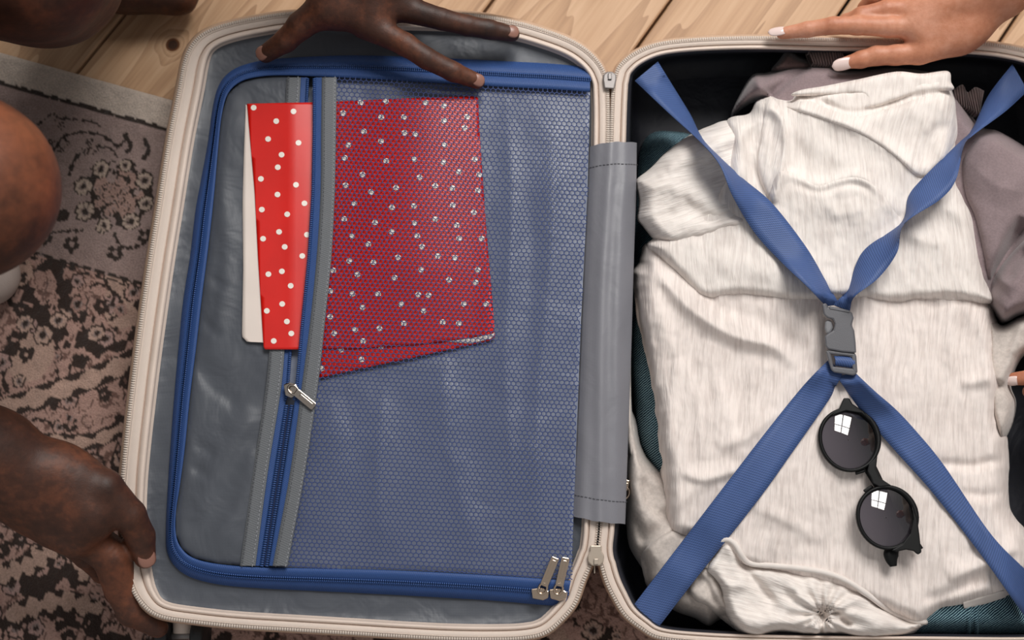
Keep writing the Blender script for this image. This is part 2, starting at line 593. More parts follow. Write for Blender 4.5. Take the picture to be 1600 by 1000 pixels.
# ------------------------------------------------------------------ the window the daylight comes through (mirrored in the sunglasses)
def window_frame():
    c, t = Vector(WIN_C), Vector(WIN_T)
    q = (t - c).normalized().to_track_quat('-Z', 'Y')
    w = root('window_1', 'white framed window with four panes, high beyond the top of the suitcase', 'window', WIN_C, kind='structure')
    m = plain('white_window_paint', 'e9e6e0', 0.4)
    for x, y, sx, sy in ((-.6, 0, .08, 1.3), (.6, 0, .08, 1.3), (0, .62, 1.28, .08), (0, -.62, 1.28, .08), (0, 0, .06, 1.2), (0, .1, 1.15, .045)):
        V = [c + q @ Vector((x + a * sx / 2, y + b * sy / 2, -0.05 + d * 0.025)) for a, b, d in ((-1, -1, 1), (1, -1, 1), (1, 1, 1), (-1, 1, 1), (-1, -1, -1), (1, -1, -1), (1, 1, -1), (-1, 1, -1))]
        obj('window_bar', V, [tuple(f) for f in BOXF], m, w, smooth=False)
window_frame()
# ------------------------------------------------------------------ floor
def floor_mat():
    m = NT('pine_boards')
    info = m.n('ShaderNodeObjectInfo')
    c = m.n('ShaderNodeTexCoord')
    off = m.n('ShaderNodeVectorMath', operation='ADD')
    sc = m.n('ShaderNodeVectorMath', operation='SCALE')
    comb = m.n('ShaderNodeCombineXYZ')
    m.l(info.outputs['Random'], comb.inputs[0]); m.l(info.outputs['Random'], comb.inputs[1])
    m.l(comb.outputs[0], sc.inputs[0]); sc.inputs['Scale'].default_value = 37.0
    m.l(c.outputs['UV'], off.inputs[0]); m.l(sc.outputs[0], off.inputs[1])
    def mapped(s):
        x = m.n('ShaderNodeMapping'); x.inputs['Scale'].default_value = s
        m.l(off.outputs[0], x.inputs[0]); return x.outputs[0]
    # knots: real places on the boards
    geo = m.n('ShaderNodeNewGeometry')
    kn = None
    for (u, v, r) in ((270, 70, 0.0075), (96, 40, 0.003)):
        q = P(u, v, 0.0)
        d = m.n('ShaderNodeVectorMath', operation='DISTANCE')
        m.l(geo.outputs['Position'], d.inputs[0]); d.inputs[1].default_value = tuple(q)
        f = m.math('DIVIDE', d.outputs['Value'], r)
        kn = f if kn is None else m.math('MINIMUM', kn, f)
    pull = m.math('MULTIPLY', m.math('DIVIDE', 1.0, m.math('ADD', m.math('MULTIPLY', kn, kn), 2.0)), 0.9)
    broad = m.noise(mapped((1.1, 9, 1)), 1.0, 3, 0.55, 0.4)
    rings = m.math('FRACT', m.math('MULTIPLY', m.math('ADD', broad, pull), 11.0))
    fine = m.noise(mapped((9, 260, 1)), 1.0, 3, 0.6)
    blot = m.noise(mapped((3, 14, 1)), 1.0, 3)
    f = m.math('ADD', m.math('MULTIPLY', rings, 0.30), m.math('ADD', m.math('MULTIPLY', fine, 0.42), m.math('MULTIPLY', blot, 0.28)))
    col = m.ramp(f, [(0.28, lin('a37f60')), (0.5, lin('c09b79')), (0.72, lin('cfac8b'))])
    dark = m.ramp(kn, [(0.55, lin('4c3524')), (1.0, lin('9a7351')), (1.7, (1, 1, 1, 1))])
    mm = m.n('ShaderNodeMix', data_type='RGBA', blend_type='MULTIPLY')
    mm.inputs[0].default_value = 1.0
    m.l(col, mm.inputs[6]); m.l(dark, mm.inputs[7])
    m.set(Base_Color=mm.outputs[2], Roughness=0.55, Specular_IOR_Level=0.35)
    m.bump(fine, 0.15, 0.001)
    return m.m
M['wood'] = floor_mat()
a, b = P(176, 18, 0.0), P(107, 102, 0.0)
ed = (b - a) / np.linalg.norm(b - a)
en = np.array([-ed[1], ed[0], 0.0])
if en[0] < 0:
    en = -en
o1, o2 = np.dot(P(1012, 50, 0.0), en), np.dot(P(1292, 50, 0.0), en)
BW = o2 - o1
floor = root('floor', 'bare pine floorboards running diagonally under rug and suitcase', 'floor', (0, 0, 0), kind='structure')
L0_, L1_ = -1.7, 1.7
for k in range(-8, 7):
    g = 0.0016
    x0, x1 = o1 + k * BW + g, o1 + (k + 1) * BW - g
    q = []
    for zz in (-0.022, -0.0015, 0.0):
        i = 0.0015 if zz == 0.0 else 0.0
        q.append([ed * s + en * w + np.array([0, 0, zz]) for s, w in ((L0_, x0 + i), (L1_, x0 + i), (L1_, x1 - i), (L0_, x1 - i))])
    V = np.array(q).reshape(-1, 3)
    F = [(3, 2, 1, 0), (8, 9, 10, 11)]
    for r in (0, 4):
        F += [(r + i, r + (i + 1) % 4, r + 4 + (i + 1) % 4, r + 4 + i) for i in range(4)]
    ar = np.cross(V[9] - V[8], V[10] - V[9])[2]
    if ar < 0:
        F = [f[::-1] for f in F]
    uv = np.stack([V @ ed, V @ en], -1)
    obj('floorboard', V, F, M['wood'], floor, smooth=False, uv=uv)
obj('subfloor', [(-2.2, -2.2, -.03), (2.2, -2.2, -.03), (2.2, 2.2, -.03), (-2.2, 2.2, -.03)], [(0, 1, 2, 3)], plain('dark_gap', '2a1c12', 0.9), floor, smooth=False)

# ------------------------------------------------------------------ rug: pile geometry, woven colours as an attribute
def rug_mat():
    m = NT('rug_pile')
    at = m.n('ShaderNodeAttribute', attribute_name='woven')
    v = m.coord()
    n1 = m.noise(v, 520, 3, 0.7)
    n2 = m.noise(v, 60, 3, 0.6)
    f = m.math('ADD', m.math('MULTIPLY', n1, 0.7), m.math('MULTIPLY', n2, 0.3))
    var = m.ramp(f, [(0.3, (0.62, 0.62, 0.62, 1)), (0.72, (1.22, 1.22, 1.22, 1))])
    x = m.n('ShaderNodeMix', data_type='RGBA', blend_type='MULTIPLY')
    x.inputs[0].default_value = 1.0
    m.l(at.outputs['Color'], x.inputs[6]); m.l(var, x.inputs[7])
    m.set(Base_Color=x.outputs[2], Roughness=0.97, Specular_IOR_Level=0.08, Sheen_Weight=0.25)
    m.bump(n1, 0.6, 0.004)
    return m.m
M['rug'] = rug_mat()
ZRUG = 0.012
ra, rb = P(0, 78, ZRUG), P(264, 151, ZRUG)
e1 = (rb - ra) / np.linalg.norm(rb - ra)
e2 = np.array([e1[1], -e1[0], 0.0])
S = 0.0018
gi, gj = np.arange(-0.30, 0.95, S), np.arange(0.0, 0.98, S)
A_, B_ = np.meshgrid(gi, gj, indexing='ij')
W = ra[None, None] + A_[..., None] * e1 + B_[..., None] * e2
U_, V_ = to_px(W)
h_ = 0.0012 * vnoise(A_ * 1000 + 900, B_ * 1000 + 900, 9, 1, 2) + 0.0008 * vnoise(A_ * 1000 + 900, B_ * 1000 + 900, 40, 2, 2)
edge = np.clip(B_ / 0.008, 0, 1)
W[..., 2] = 0.002 + (ZRUG - 0.002) * np.sqrt(1 - (1 - edge) ** 2) + h_ * edge
# pattern, in millimetres along (a) and into (b) the rug; wob makes the tufted outlines ragged
am, bm = A_ * 1000, B_ * 1000
wob = 1.3 * vnoise(am + 900, bm + 900, 3.6, 11, 2)
am, bm = am + wob, bm + 1.3 * vnoise(am + 900, bm + 900, 3.6, 12, 2)
C_ = np.zeros(am.shape + (4,))
def colr(h):
    return np.array(lin(h))
LIGHT, MAUVE, PINK, BROWN, DARK, CREAM = (colr(x) for x in ('cfbfb2', 'a6908a', 'ad8e83', '8a6c60', '3a302b', 'c0ab9c'))
def paint(mask, c):
    C_[mask] = c
fieldt = np.clip((bm - 150) / 160, 0, 1)[..., None]
C_[:] = MAUVE * (1 - fieldt) + colr('8b7168') * fieldt
paint(bm < 33, LIGHT)
paint(np.abs(bm - 34.5) < 2.3, DARK)
ua, va = (lambda u, v: (P(u, v, ZRUG) - ra) @ e1 * 1000)(0, 0), 0
def rc(u, v):
    q = P(u, v, ZRUG) - ra
    return float(q @ e1) * 1000, float(q @ e2) * 1000
def dcirc(c, r):
    return np.hypot(am - c[0], bm - c[1]) - r
def stroke(pts, w, c=DARK, beads=0):
    ln = cr(np.array([rc(*p) for p in pts]), 6)
    x0, y0 = ln.min(0) - 8; x1, y1 = ln.max(0) + 8
    m = (am > x0) & (am < x1) & (bm > y0) & (bm < y1)
    d, _, _, _, t = near_line(ln, am[m], bm[m])
    k = np.zeros(am.shape, bool)
    ww = w * (0.8 + 0.35 * np.sin(t * beads * 6.28)) if beads else w
    k[m] = d < ww
    paint(k, c)
def flower(c, r, n=8, petal=None, heart=DARK, ring=DARK, ph=0.0):
    petal = CREAM if petal is None else petal
    x0 = (np.abs(am - c[0]) < r * 1.6) & (np.abs(bm - c[1]) < r * 1.6)
    a, b = am[x0] - c[0], bm[x0] - c[1]
    d, th = np.hypot(a, b), np.arctan2(b, a) + ph
    rr = r * (0.86 + 0.16 * np.abs(np.cos(th * n / 2)))
    cur = C_[x0]
    if ring is not None:
        cur[d < rr * 1.22] = ring
    cur[d < rr] = petal
    cur[(d < rr * 0.52)] = MAUVE * 0.75
    cur[d < rr * 0.36] = heart
    cur[(d < rr) & (d > rr * 0.5) & (np.abs(np.cos(th * n / 2)) < 0.16)] = heart * 0.6 + petal * 0.4
    C_[x0] = cur
# scrolls and blossoms of the border seen beside the suitcase
def cluster(dx, dy):
    sh = lambda pts: [(u + dx, v + dy) for u, v in pts]
    stroke(sh([(60, 195), (80, 178), (92, 184), (118, 186), (142, 190), (156, 196)]), 1.5, beads=7)
    stroke(sh([(84, 235), (100, 214), (130, 206), (160, 212), (184, 228), (196, 218)]), 1.7, beads=6)
    stroke(sh([(196, 212), (204, 228), (198, 236)]), 2.4)
    stroke(sh([(226, 218), (232, 236), (224, 246)]), 2.4)
    stroke(sh([(140, 232), (120, 246), (112, 262), (108, 272)]), 2.2, beads=3)
    stroke(sh([(150, 228), (172, 232), (184, 246)]), 1.3, beads=4)
    for u, v in ((88, 182), (96, 196), (80, 224), (96, 232), (106, 222), (140, 222), (148, 236), (132, 238)):
        c = rc(u + dx, v + dy)
        flower(c, 3.2, 5, MAUVE, DARK, DARK)
    k = dcirc(rc(184 + dx, 302 + dy), 0)
    paint((k < 36) & (vnoise(am + 900, bm + 900, 7, 21, 2) > 0.02), DARK)
    paint((k < 26) & (vnoise(am + 900, bm + 900, 9, 22, 2) > 0.0), PINK)
    for u, v, r in ((158, 264, 8.2), (196, 258, 6.5), (226, 282, 8.5), (228, 318, 7.5), (204, 346, 8.2), (162, 352, 7.2), (133, 330, 9.2), (131, 291, 8.8)):
        flower(rc(u + dx, v + dy), r, 8, CREAM, DARK, DARK, u)
    for u, v in ((172, 292), (186, 282), (196, 296), (188, 310), (170, 312), (156, 300), (178, 326), (196, 322), (168, 330), (154, 318)):
        flower(rc(u + dx, v + dy), 4.6, 6, PINK, PINK, DARK, v)
    stroke(sh([(40, 340), (46, 360), (70, 362), (96, 362), (128, 360)]), 1.8, beads=9)
    paint(dcirc(rc(96 + dx, 336 + dy), 0) < 7, DARK)
    stroke(sh([(178, 366), (190, 384), (206, 388), (222, 380)]), 1.8, beads=5)
    for u, v in ((112, 382), (180, 396), (226, 370), (70, 372)):
        c = rc(u + dx, v + dy)
        for q in range(5):
            paint(np.hypot(am - c[0] - 5.5 * math.cos(q * 1.26), bm - c[1] - 5.5 * math.sin(q * 1.26)) < 3.2, DARK)
cluster(0, 0)
cluster(320, 84)
# guard line and the busy field beyond it
gl = rc(76, 402)[1]
beyond = bm > gl + 2
tan, tan2, deep, mid_ = colr('b39084'), colr('b8998a'), colr('3a2d28'), colr('755950')
n1 = vnoise(am + 900, bm + 900, 22, 31, 3)
n2 = vnoise(am + 900, bm + 900, 9, 32, 2)
n3 = vnoise(am + 900, bm + 900, 70, 33, 2)
fld = np.where((n1 > 0.16 - 0.25 * n3)[..., None], deep, tan)
fld = np.where(((np.abs(n2) < 0.10) & (n1 < 0.1))[..., None], mid_, fld)
fld = np.where(((n3 > 0.28) & (n1 < 0.35))[..., None], tan2, fld)
C_[beyond] = fld[beyond]
r2 = np.random.default_rng(9)
near = [(r2.uniform(-260, 330), r2.uniform(gl + 8, 700)) for _ in range(760)] + [(r2.uniform(330, 900), r2.uniform(300, 930)) for _ in range(300)]
for c in near:
    s = r2.uniform(4.2, 9.5)
    k = r2.random()
    if k < 0.50:
        flower(c, s, int(r2.choice([5, 6, 8])), colr(r2.choice(['b8958a', 'be9f90', 'a8857a', 'b2928a'])), deep, deep if r2.random() < 0.8 else None, r2.uniform(0, 6))
    elif k < 0.75:
        for q in range(5):
            paint(np.hypot(am - c[0] - 5 * math.cos(q * 1.26 + c[0]), bm - c[1] - 5 * math.sin(q * 1.26 + c[0])) < r2.uniform(2.5, 4.2), deep)
    else:
        a0 = r2.uniform(0, 6.28); x0 = (np.abs(am - c[0]) < 34) & (np.abs(bm - c[1]) < 34)
        d_ = np.hypot(am[x0] - c[0], bm[x0] - c[1]); th_ = (np.arctan2(bm[x0] - c[1], am[x0] - c[0]) - a0) % 6.283
        cur = C_[x0]; cur[(np.abs(d_ - 2.0 * s) < 1.6 + 0.8 * np.sin(th_ * 14)) & (th_ < 2.6)] = deep; C_[x0] = cur
# pale medallion leaves sweeping across the field
for pts, w in (([(0, 640), (60, 620), (120, 600), (180, 575), (215, 560)], 9), ([(0, 700), (70, 690), (140, 690), (190, 668)], 6), ([(0, 900), (50, 880), (90, 850)], 9), ([(110, 760), (120, 850), (130, 900)], 7), ([(20, 960), (90, 940), (150, 950)], 9)):
    stroke(pts, w + 2.2, deep); stroke(pts, w, tan2, beads=5)
for o_, w in ((0, 1.7), (5, 1.0)):
    paint((np.abs(bm - gl - o_) < w * (1 + 0.5 * np.sin(am / 2.2))), DARK)
nI, nJ = am.shape
idx = np.arange(nI * nJ).reshape(nI, nJ)
F = np.stack([idx[:-1, :-1], idx[:-1, 1:], idx[1:, 1:], idx[1:, :-1]], -1).reshape(-1, 4)
rug = obj('rug', W.reshape(-1, 3), F, M['rug'])
C_[..., 3] = 1
ca = rug.data.color_attributes.new('woven', 'FLOAT_COLOR', 'POINT')
ca.data.foreach_set('color', C_.reshape(-1, 4).astype(np.float32).ravel())
tag(rug, 'worn mauve and brown floral patterned rug with a pale plain border', 'rug')
# ------------------------------------------------------------------ suitcase
case = root('suitcase', 'open cream hard shell suitcase with grey lining and blue zippers on rug', 'suitcase', P(945, 500, 0.013))
LEFT = cr([(950, 150), (945, 112), (925, 84), (893, 62), (845, 44), (800, 32), (740, 22), (660, 18), (560, 17), (460, 19), (400, 27), (350, 38), (318, 51), (299, 69), (287, 95),
           (278, 140), (262, 220), (246, 320), (230, 420), (213, 540), (203, 620), (194, 700), (189, 760), (188, 820), (193, 870), (203, 915), (221, 945), (249, 964), (304, 973), (372, 980),
           (455, 985), (540, 990), (620, 995), (700, 999), (770, 1000), (820, 998), (853, 990), (879, 969), (900, 943), (913, 908), (925, 880), (932, 855), (936, 800), (941, 600), (946, 400), (950, 240)], 8, True)
RIGHT = cr([(957, 150), (962, 112), (975, 94), (997, 79), (1030, 67), (1080, 61), (1150, 58), (1220, 58), (1290, 60), (1400, 62), (1527, 66), (1600, 77), (1640, 92), (1664, 118), (1676, 160),
            (1684, 240), (1696, 420), (1708, 600), (1720, 780), (1728, 900), (1726, 950), (1708, 988), (1670, 1006), (1600, 1011), (1450, 1010), (1300, 1009), (1180, 1007), (1100, 1004), (1030, 997),
            (1001, 982), (975, 961), (957, 932), (946, 909), (938, 882), (934, 855), (938, 800), (943, 600), (949, 400), (954, 240)], 8, True)
LEFT[:, 0] += 1.3 * ((LEFT[:, 0] > 930) & (LEFT[:, 1] > 120) & (LEFT[:, 1] < 880))
RIGHT[:, 0] -= 1.3 * ((RIGHT[:, 0] < 960) & (RIGHT[:, 1] > 120) & (RIGHT[:, 1] < 880))
NL = 420
def rim_loops(loop, wl, wr, wt, wb):
    p = resamp(loop, NL, closed=True)
    q = smooth1(p, 4, True)
    t = np.roll(q, -1, 0) - np.roll(q, 1, 0)
    t /= np.linalg.norm(t, axis=1)[:, None]
    n = np.stack([-t[:, 1], t[:, 0]], -1)
    c = p.mean(0)
    if np.mean(np.sum(n * (c - p), 1)) < 0:
        n = -n
    wx = np.where(n[:, 0] > 0, wl, wr)
    wy = np.where(n[:, 1] > 0, wt, wb)
    w = smooth1(n[:, 0] ** 2 * wx + n[:, 1] ** 2 * wy, 6, True)
    return p, n, w
def ring(p, n, w, f, z, extra=0.0):
    q = p + n * (w * f + extra)[:, None]
    return P(q[:, 0], q[:, 1], z)

def half(loop, widths, deep):
    p, n, w = rim_loops(loop, *widths)
    R = lambda f, z, e=0.0: ring(p, n, w, f, z, e + 0 * w)
    # outer shell: bulges a little under the rim, then rounds off to its flat back
    loft('shell', [R(0.10, 0.1135, 1), R(0.0, 0.1125), R(-0.05, 0.109, -2), R(-0.05, 0.100, -3), R(0.0, 0.096, -1), R(-0.05, 0.090, -3), R(-0.05, 0.055, -3), R(0.1, 0.033, 2), R(0.5, 0.019, 8),
                   R(1.0, 0.0142, 20), R(1.0, 0.0138, 60)], M['shell'], case)
    bk = p + n * (w + 60)[:, None]
    obj('shell_back', P(bk[:, 0], bk[:, 1], 0.0138), [tuple(range(NL))], M['shell'], case, smooth=False)
    loft('zipper_tape', [R(0.02, 0.1130), R(0.06, 0.1155), R(0.25, 0.1168), R(0.50, 0.1165), R(0.56, 0.1155), R(0.60, 0.1110)], M['cream'], case)
    # sewn groove and corded piping
    a = np.linspace(math.pi * 1.05, -0.05 * math.pi, 9)
    loft('piping', [R(0.585 + 0.17 * (1 + math.cos(x)), 0.1122 + 0.0050 * math.sin(x)) for x in a] + [R(0.97, 0.1105), R(1.04, 0.1085)], M['piping'], case)
    # coil of the outer zipper
    path = ring(p, n, w, 0.035, 0.1160, 1.0)
    teeth('zipper_teeth', path, 0.0022, 0.0017, 0.0034, 0.0014, M['cream_teeth'], case, closed=True)
    loft('tape_stitching', [R(0.18, 0.1167), R(0.19, 0.1174), R(0.205, 0.1174), R(0.215, 0.1167)], M['cream'], case)
    return p, n, w
pl_, nl_, wl_ = half(LEFT, (40, 27, 29, 24), False)
pr_, nr_, wr_ = half(RIGHT, (27, 40, 21, 17), True)

# deep tray of the right half
R = lambda f, z, e=0.0: ring(pr_, nr_, wr_, f, z, e + 0 * wr_)
loft('tray_lining', [R(0.93, 0.1120), R(1.05, 0.1095), R(1.08, 0.100, 1), R(1.10, 0.060, 2), R(1.15, 0.034, 4), R(1.3, 0.026, 12), R(1.5, 0.0235, 30)], M['dark'], case)
bk = pr_ + nr_ * (wr_ * 1.5 + 30)[:, None]
obj('tray_floor', P(bk[:, 0], bk[:, 1], 0.0235), [tuple(range(NL))], M['dark'], case, smooth=False)

# flat lining of the left half (frame around the pocket panel)
lip = pl_ + nl_ * (wl_ * 0.93)[:, None]
cloth('lining', resamp(lip, 300, closed=True), 0.1095, -0.0035, 40, M['grey'], case, noise=((0.0012, 90), (0.0005, 30)), step=6, raw=True, register=False, bottom=False)

# pocket panel, its blue zipper and the slit
OUT = [(922, 104), (860, 99), (800, 96), (700, 91), (600, 87), (520, 87), (430, 92), (385, 100), (358, 113), (341, 135), (332, 170), (325, 220), (314, 280), (305, 330), (297, 400), (286, 470), (279, 540), (272, 620),
       (266, 700), (261, 780), (259, 830), (261, 862), (274, 886), (300, 903), (345, 914), (400, 919), (500, 924), (620, 930), (760, 938), (884, 949)]
INN = [(922, 144), (860, 140), (800, 137), (700, 131), (600, 125), (520, 121), (440, 118), (400, 121), (374, 129), (356, 147), (347, 178), (342, 220), (336, 290), (331, 340), (324, 400), (315, 470), (307, 540), (297, 620),
       (289, 700), (281, 760), (275, 800), (275, 835), (284, 857), (303, 872), (340, 881), (400, 886), (500, 888), (620, 891), (760, 898), (892, 907)]
n_ = 260
Oe, Ie = (np.stack([cr(OUT, 10), cr(INN, 10)]))
Ls = np.concatenate([[0], np.cumsum(np.linalg.norm(np.diff(Oe + Ie, axis=0), axis=1))])
tt = np.linspace(0, Ls[-1], n_)
Oe = np.stack([np.interp(tt, Ls, Oe[:, k]) for k in (0, 1)], -1)
Ie = np.stack([np.interp(tt, Ls, Ie[:, k]) for k in (0, 1)], -1)
def between(f, z):
    q = Oe + (Ie - Oe) * f
    return P(q[:, 0], q[:, 1], z)
def band(name, fs, zs, mat, parent, **kw):
    rings = [between(f, z) for f, z in zip(fs, zs)]
    mid = rings[len(rings) // 2]
    s = np.concatenate([[0], np.cumsum(np.linalg.norm(np.diff(mid, axis=0), axis=1))])
    uv = np.concatenate([np.stack([s, np.full(n_, f * 0.018)], -1) for f in fs])
    return loft(name, rings, mat, parent, closed_u=False, uv=uv, **kw)
zo, zc = 0.1075, 0.1185
band('pocket_zipper_tape', [0.0, 0.03, 0.20, 0.40, 0.46], [0.1055, 0.1095, 0.1135, 0.1165, 0.1160], M['blue_tape'], case)
band('pocket_zipper_tape', [0.56, 0.62, 0.80, 0.97, 1.0], [0.1165, 0.1178, 0.1195, 0.1200, 0.1175], M['blue_tape'], case)
band('zipper_gap', [0.42, 0.52, 0.60], [0.1150, 0.1145, 0.1152], plain('dark_blue_gap', '13254c', 0.7), case)
for f in (0.475, 0.55):
    teeth('pocket_zipper_coil', between(f, 0.1172), 0.0019, 0.0013, 0.0022, 0.0018, M['blue_coil'], case)

RG = [(505, 121), (504, 200), (503, 300), (497, 400), (487, 500), (474, 600), (455, 740), (428, 884)]      # left edge of the right grosgrain
RG2 = [(526, 121), (525, 200), (523, 300), (518, 400), (508, 500), (497, 600), (476, 740), (449, 884)]
RB = [(491, 121), (491, 200), (489, 300), (483, 400), (473, 500), (464, 600), (443, 740), (420, 884)]      # coil side of the right blue tape
LB = [(481, 121), (477, 200), (472, 300), (465, 400), (457, 500), (450, 600), (428, 740), (406, 884)]
LB0 = [(468, 121), (464, 200), (459, 300), (453, 400), (445, 500), (438, 600), (416, 740), (397, 884)]
LG0 = [(448, 121), (444, 200), (439, 300), (432, 400), (424, 500), (416, 600), (395, 740), (375, 884)]
inner = np.array(INN, float)
def xa(line, y):
    l = np.array(line, float)
    return np.interp(y, l[:, 1], l[:, 0])
# left grey panel: inside the blue loop and left of the slit
i0 = 5
pan = [(470, 119)] + [tuple(q) for q in INN[6:27]] + [(400, 887)] + [(xa(LB0, y) - 1, y) for y in (840, 740, 640, 540, 440, 340, 240, 160)]
cloth('pocket_panel', np.array(pan), 0.1155, 0.0030, 14, M['grey'], case, noise=((0.0016, 80), (0.0007, 30)), step=5, raw=True, register=False,
      ridges=[([(310, 820), (340, 740), (400, 640)], 0.0026, 26, 10), ([(300, 560), (330, 600), (380, 640)], -0.002, 22, 12), ([(345, 260), (352, 420), (330, 560)], 0.002, 18, 10),
              ([(330, 860), (380, 780), (400, 700)], 0.002, 14, 20), ([(300, 690), (318, 700), (336, 716)], -0.0015, 8, 8), ([(296, 730), (312, 735), (325, 750)], -0.0015, 8, 8),
              ([(322, 430), (340, 440), (352, 452)], -0.0015, 8, 8), ([(312, 500), (330, 512), (345, 530)], -0.0015, 8, 8)], bottom=False)
# lining behind the net
pk = [(495, 119), (600, 125), (700, 131), (800, 137), (922, 144), (918, 300), (908, 500), (898, 760), (892, 907), (760, 898), (620, 891), (500, 888), (425, 886)] + [(xa(LB0, y), y) for y in (740, 600, 500, 400, 300, 200)]
PKR = [([(790, 150), (800, 330), (790, 560), (800, 780)], 0.0022, 45, 35), ([(870, 160), (862, 420), (840, 640), (850, 860)], 0.0025, 35, 30), ([(600, 600), (590, 740), (600, 870)], 0.0018, 40, 40),
       ([(690, 560), (700, 700), (740, 870)], 0.0022, 30, 45), ([(520, 620), (520, 740), (500, 860)], 0.0018, 30, 30), ([(830, 300), (836, 480), (815, 700)], -0.002, 25, 25)]
cloth('pocket_lining', np.array(pk), 0.1125, 0.0008, 14, M['pocket'], case, noise=((0.0014, 60, 3.0),), step=5, raw=True, register=False, ridges=[(k[0], k[1] * 1.7, k[2], k[3]) for k in PKR], bottom=False)
# the slit's zipper
gz = 0.1205
ribbon('slit_zipper_tape', LB0, LB, 0.1185, 0.1180, 0.0006, M['blue_tape'], case, uvw=0.008)
ribbon('slit_zipper_tape', RB, RG, 0.1240, 0.1248, 0.0006, M['blue_tape'], case, uvw=0.008)
ribbon('grosgrain_binding', LG0, [(x + 2, y) for x, y in LB0], 0.1210, 0.1208, 0.0008, M['gros'], case, uvw=0.012)
ribbon('grosgrain_binding', [(x - 2, y) for x, y in RG], RG2, 0.1258, 0.1258, 0.0008, M['gros'], case, uvw=0.012)
def px_path(line, z, n=80):
    q = resamp(cr(line, 8), n)
    return P(q[:, 0], q[:, 1], z)
lo = [(x, y) for x, y in zip([xa(LB, y) + 3 for y in range(634, 886, 10)], range(634, 886, 10))]
hi = [(xa(RB, y) - 3, y) for y in range(634, 886, 10)]
teeth('slit_zipper_coil', px_path(lo, 0.1194), 0.0019, 0.0013, 0.0030, 0.0018, M['blue_coil'], case)
teeth('slit_zipper_coil', px_path(hi, 0.1200), 0.0019, 0.0013, 0.0030, 0.0018, M['blue_coil'], case)
teeth('slit_zipper_coil', px_path([(xa(RB, y), y) for y in range(124, 632, 10)], 0.1248), 0.0019, 0.0013, 0.0026, 0.0018, M['blue_coil'], case)
teeth('slit_zipper_coil', px_path([(xa(LB, y), y) for y in range(124, 632, 10)], 0.1188), 0.0019, 0.0013, 0.0026, 0.0018, M['blue_coil'], case)
ribbon('zipper_gap', lo, hi, 0.1182, 0.1186, 0.0004, bpy.data.materials['dark_blue_gap'], case)
for a_, b_, z_ in ((LG0, LB0, 0.1212), (RG, RG2, 0.1261)):
    for f in (0.14, 0.88):
        q = [(a[0] + (b[0] - a[0]) * f, a[1]) for a, b in zip(a_, b_)]
        teeth('stitching', px_path(q, z_), 0.0036, 0.0022, 0.0005, 0.0004, M['thread_light'] if f > 0.5 else M['thread'], case)

# net: a real honeycomb of strands over the pocket
NET = np.array([(526, 121), (600, 125), (700, 131), (800, 137), (922, 144), (917, 300), (907, 500), (897, 760), (892, 907), (760, 898), (620, 891), (500, 888), (450, 886)] + [(xa(RG2, y) - 1, y) for y in (740, 600, 500, 400, 300, 200)], float)
def paper_z(u, v):
    """red paper under the net, gently bellied, lifting towards its right edge"""
    return 0.1186 + 0.0060 * np.exp(-((u - 650) / 85.0) ** 2) * np.clip((620 - v) / 200, 0.3, 1) + 0.0012 * np.sin((u * 0.9 + v * 0.35) / 47.0) * np.clip((u - 500) / 80, 0, 1) + 0.0016 * np.clip((u - 740) / 30, 0, 1) * np.clip((v - 250) / 250, 0, 1)
def net_z(u, v):
    z = 0.1195 + 0.0010 * vnoise(u, v, 80, 3, 2)
    for k in PKR:
        d, _, _, _, t = near_line(cr(k[0], 6), u, v)
        z = z + 0.8 * k[1] * np.exp(-(d / 38) ** 2) * np.clip(np.minimum(t, 1 - t) / 0.2, 0, 1)
    over = np.clip((785 - u) / 22, 0, 1) * np.clip((610 - v) / 40, 0, 1)
    z = np.maximum(z, (paper_z(u, v) + 0.0022) * over)
    e = np.clip((u - 850) / 60, 0, 1)
    return z * (1 - 0.5 * e) + 0.5 * e * np.minimum(z, 0.1190)
px_, py_ = 7.9, 6.3
rot = math.radians(3.5)
cells = []
for j in range(-80, 90):
    for i in range(-60, 60):
        cells.append(((i + 0.5 * (j & 1)) * px_, j * py_))
cells = np.array(cells)
hx = np.array([(0, -py_ * 0.667), (px_ / 2, -py_ * 0.333), (px_ / 2, py_ * 0.333), (0, py_ * 0.667)])
segs = np.stack([np.stack([cells + hx[k], cells + hx[k + 1]], 1) for k in range(3)], 1).reshape(-1, 2, 2)
cw, sw = math.cos(rot), math.sin(rot)
segs = segs @ np.array([[cw, sw], [-sw, cw]]) + np.array([690, 510])
segs[..., 0] += 7 * np.sin(segs[..., 1] / 160.0) + 3 * vnoise(segs[..., 0] + 500, segs[..., 1] + 500, 60, 7, 1)
mid = segs.mean(1)
segs = segs[in_poly(NET, mid[:, 0], mid[:, 1])]
zz = net_z(segs[..., 0].ravel(), segs[..., 1].ravel()).reshape(segs.shape[:2])
pp = P(segs[..., 0], segs[..., 1], zz)
d = pp[:, 1] - pp[:, 0]
ln = np.linalg.norm(d, axis=1)[:, None]
d /= ln
s = np.stack([d[:, 1], -d[:, 0], 0 * d[:, 0]], -1) * 0.00044
a, b = pp[:, 0] - d * 0.0003, pp[:, 1] + d * 0.0003
upv = np.array([0, 0, 0.00035])
V = np.stack([a - s, a + upv, a + s, b - s, b + upv, b + s], 1)
F = (np.arange(len(a))[:, None, None] * 6 + np.array([[0, 3, 4, 1], [1, 4, 5, 2], [2, 5, 3, 0]])[None]).reshape(-1, 4)
obj('pocket_net', V.reshape(-1, 3), F, M['blue_net'], case, smooth=False, kind='stuff', label='blue honeycomb netting over the pocket')

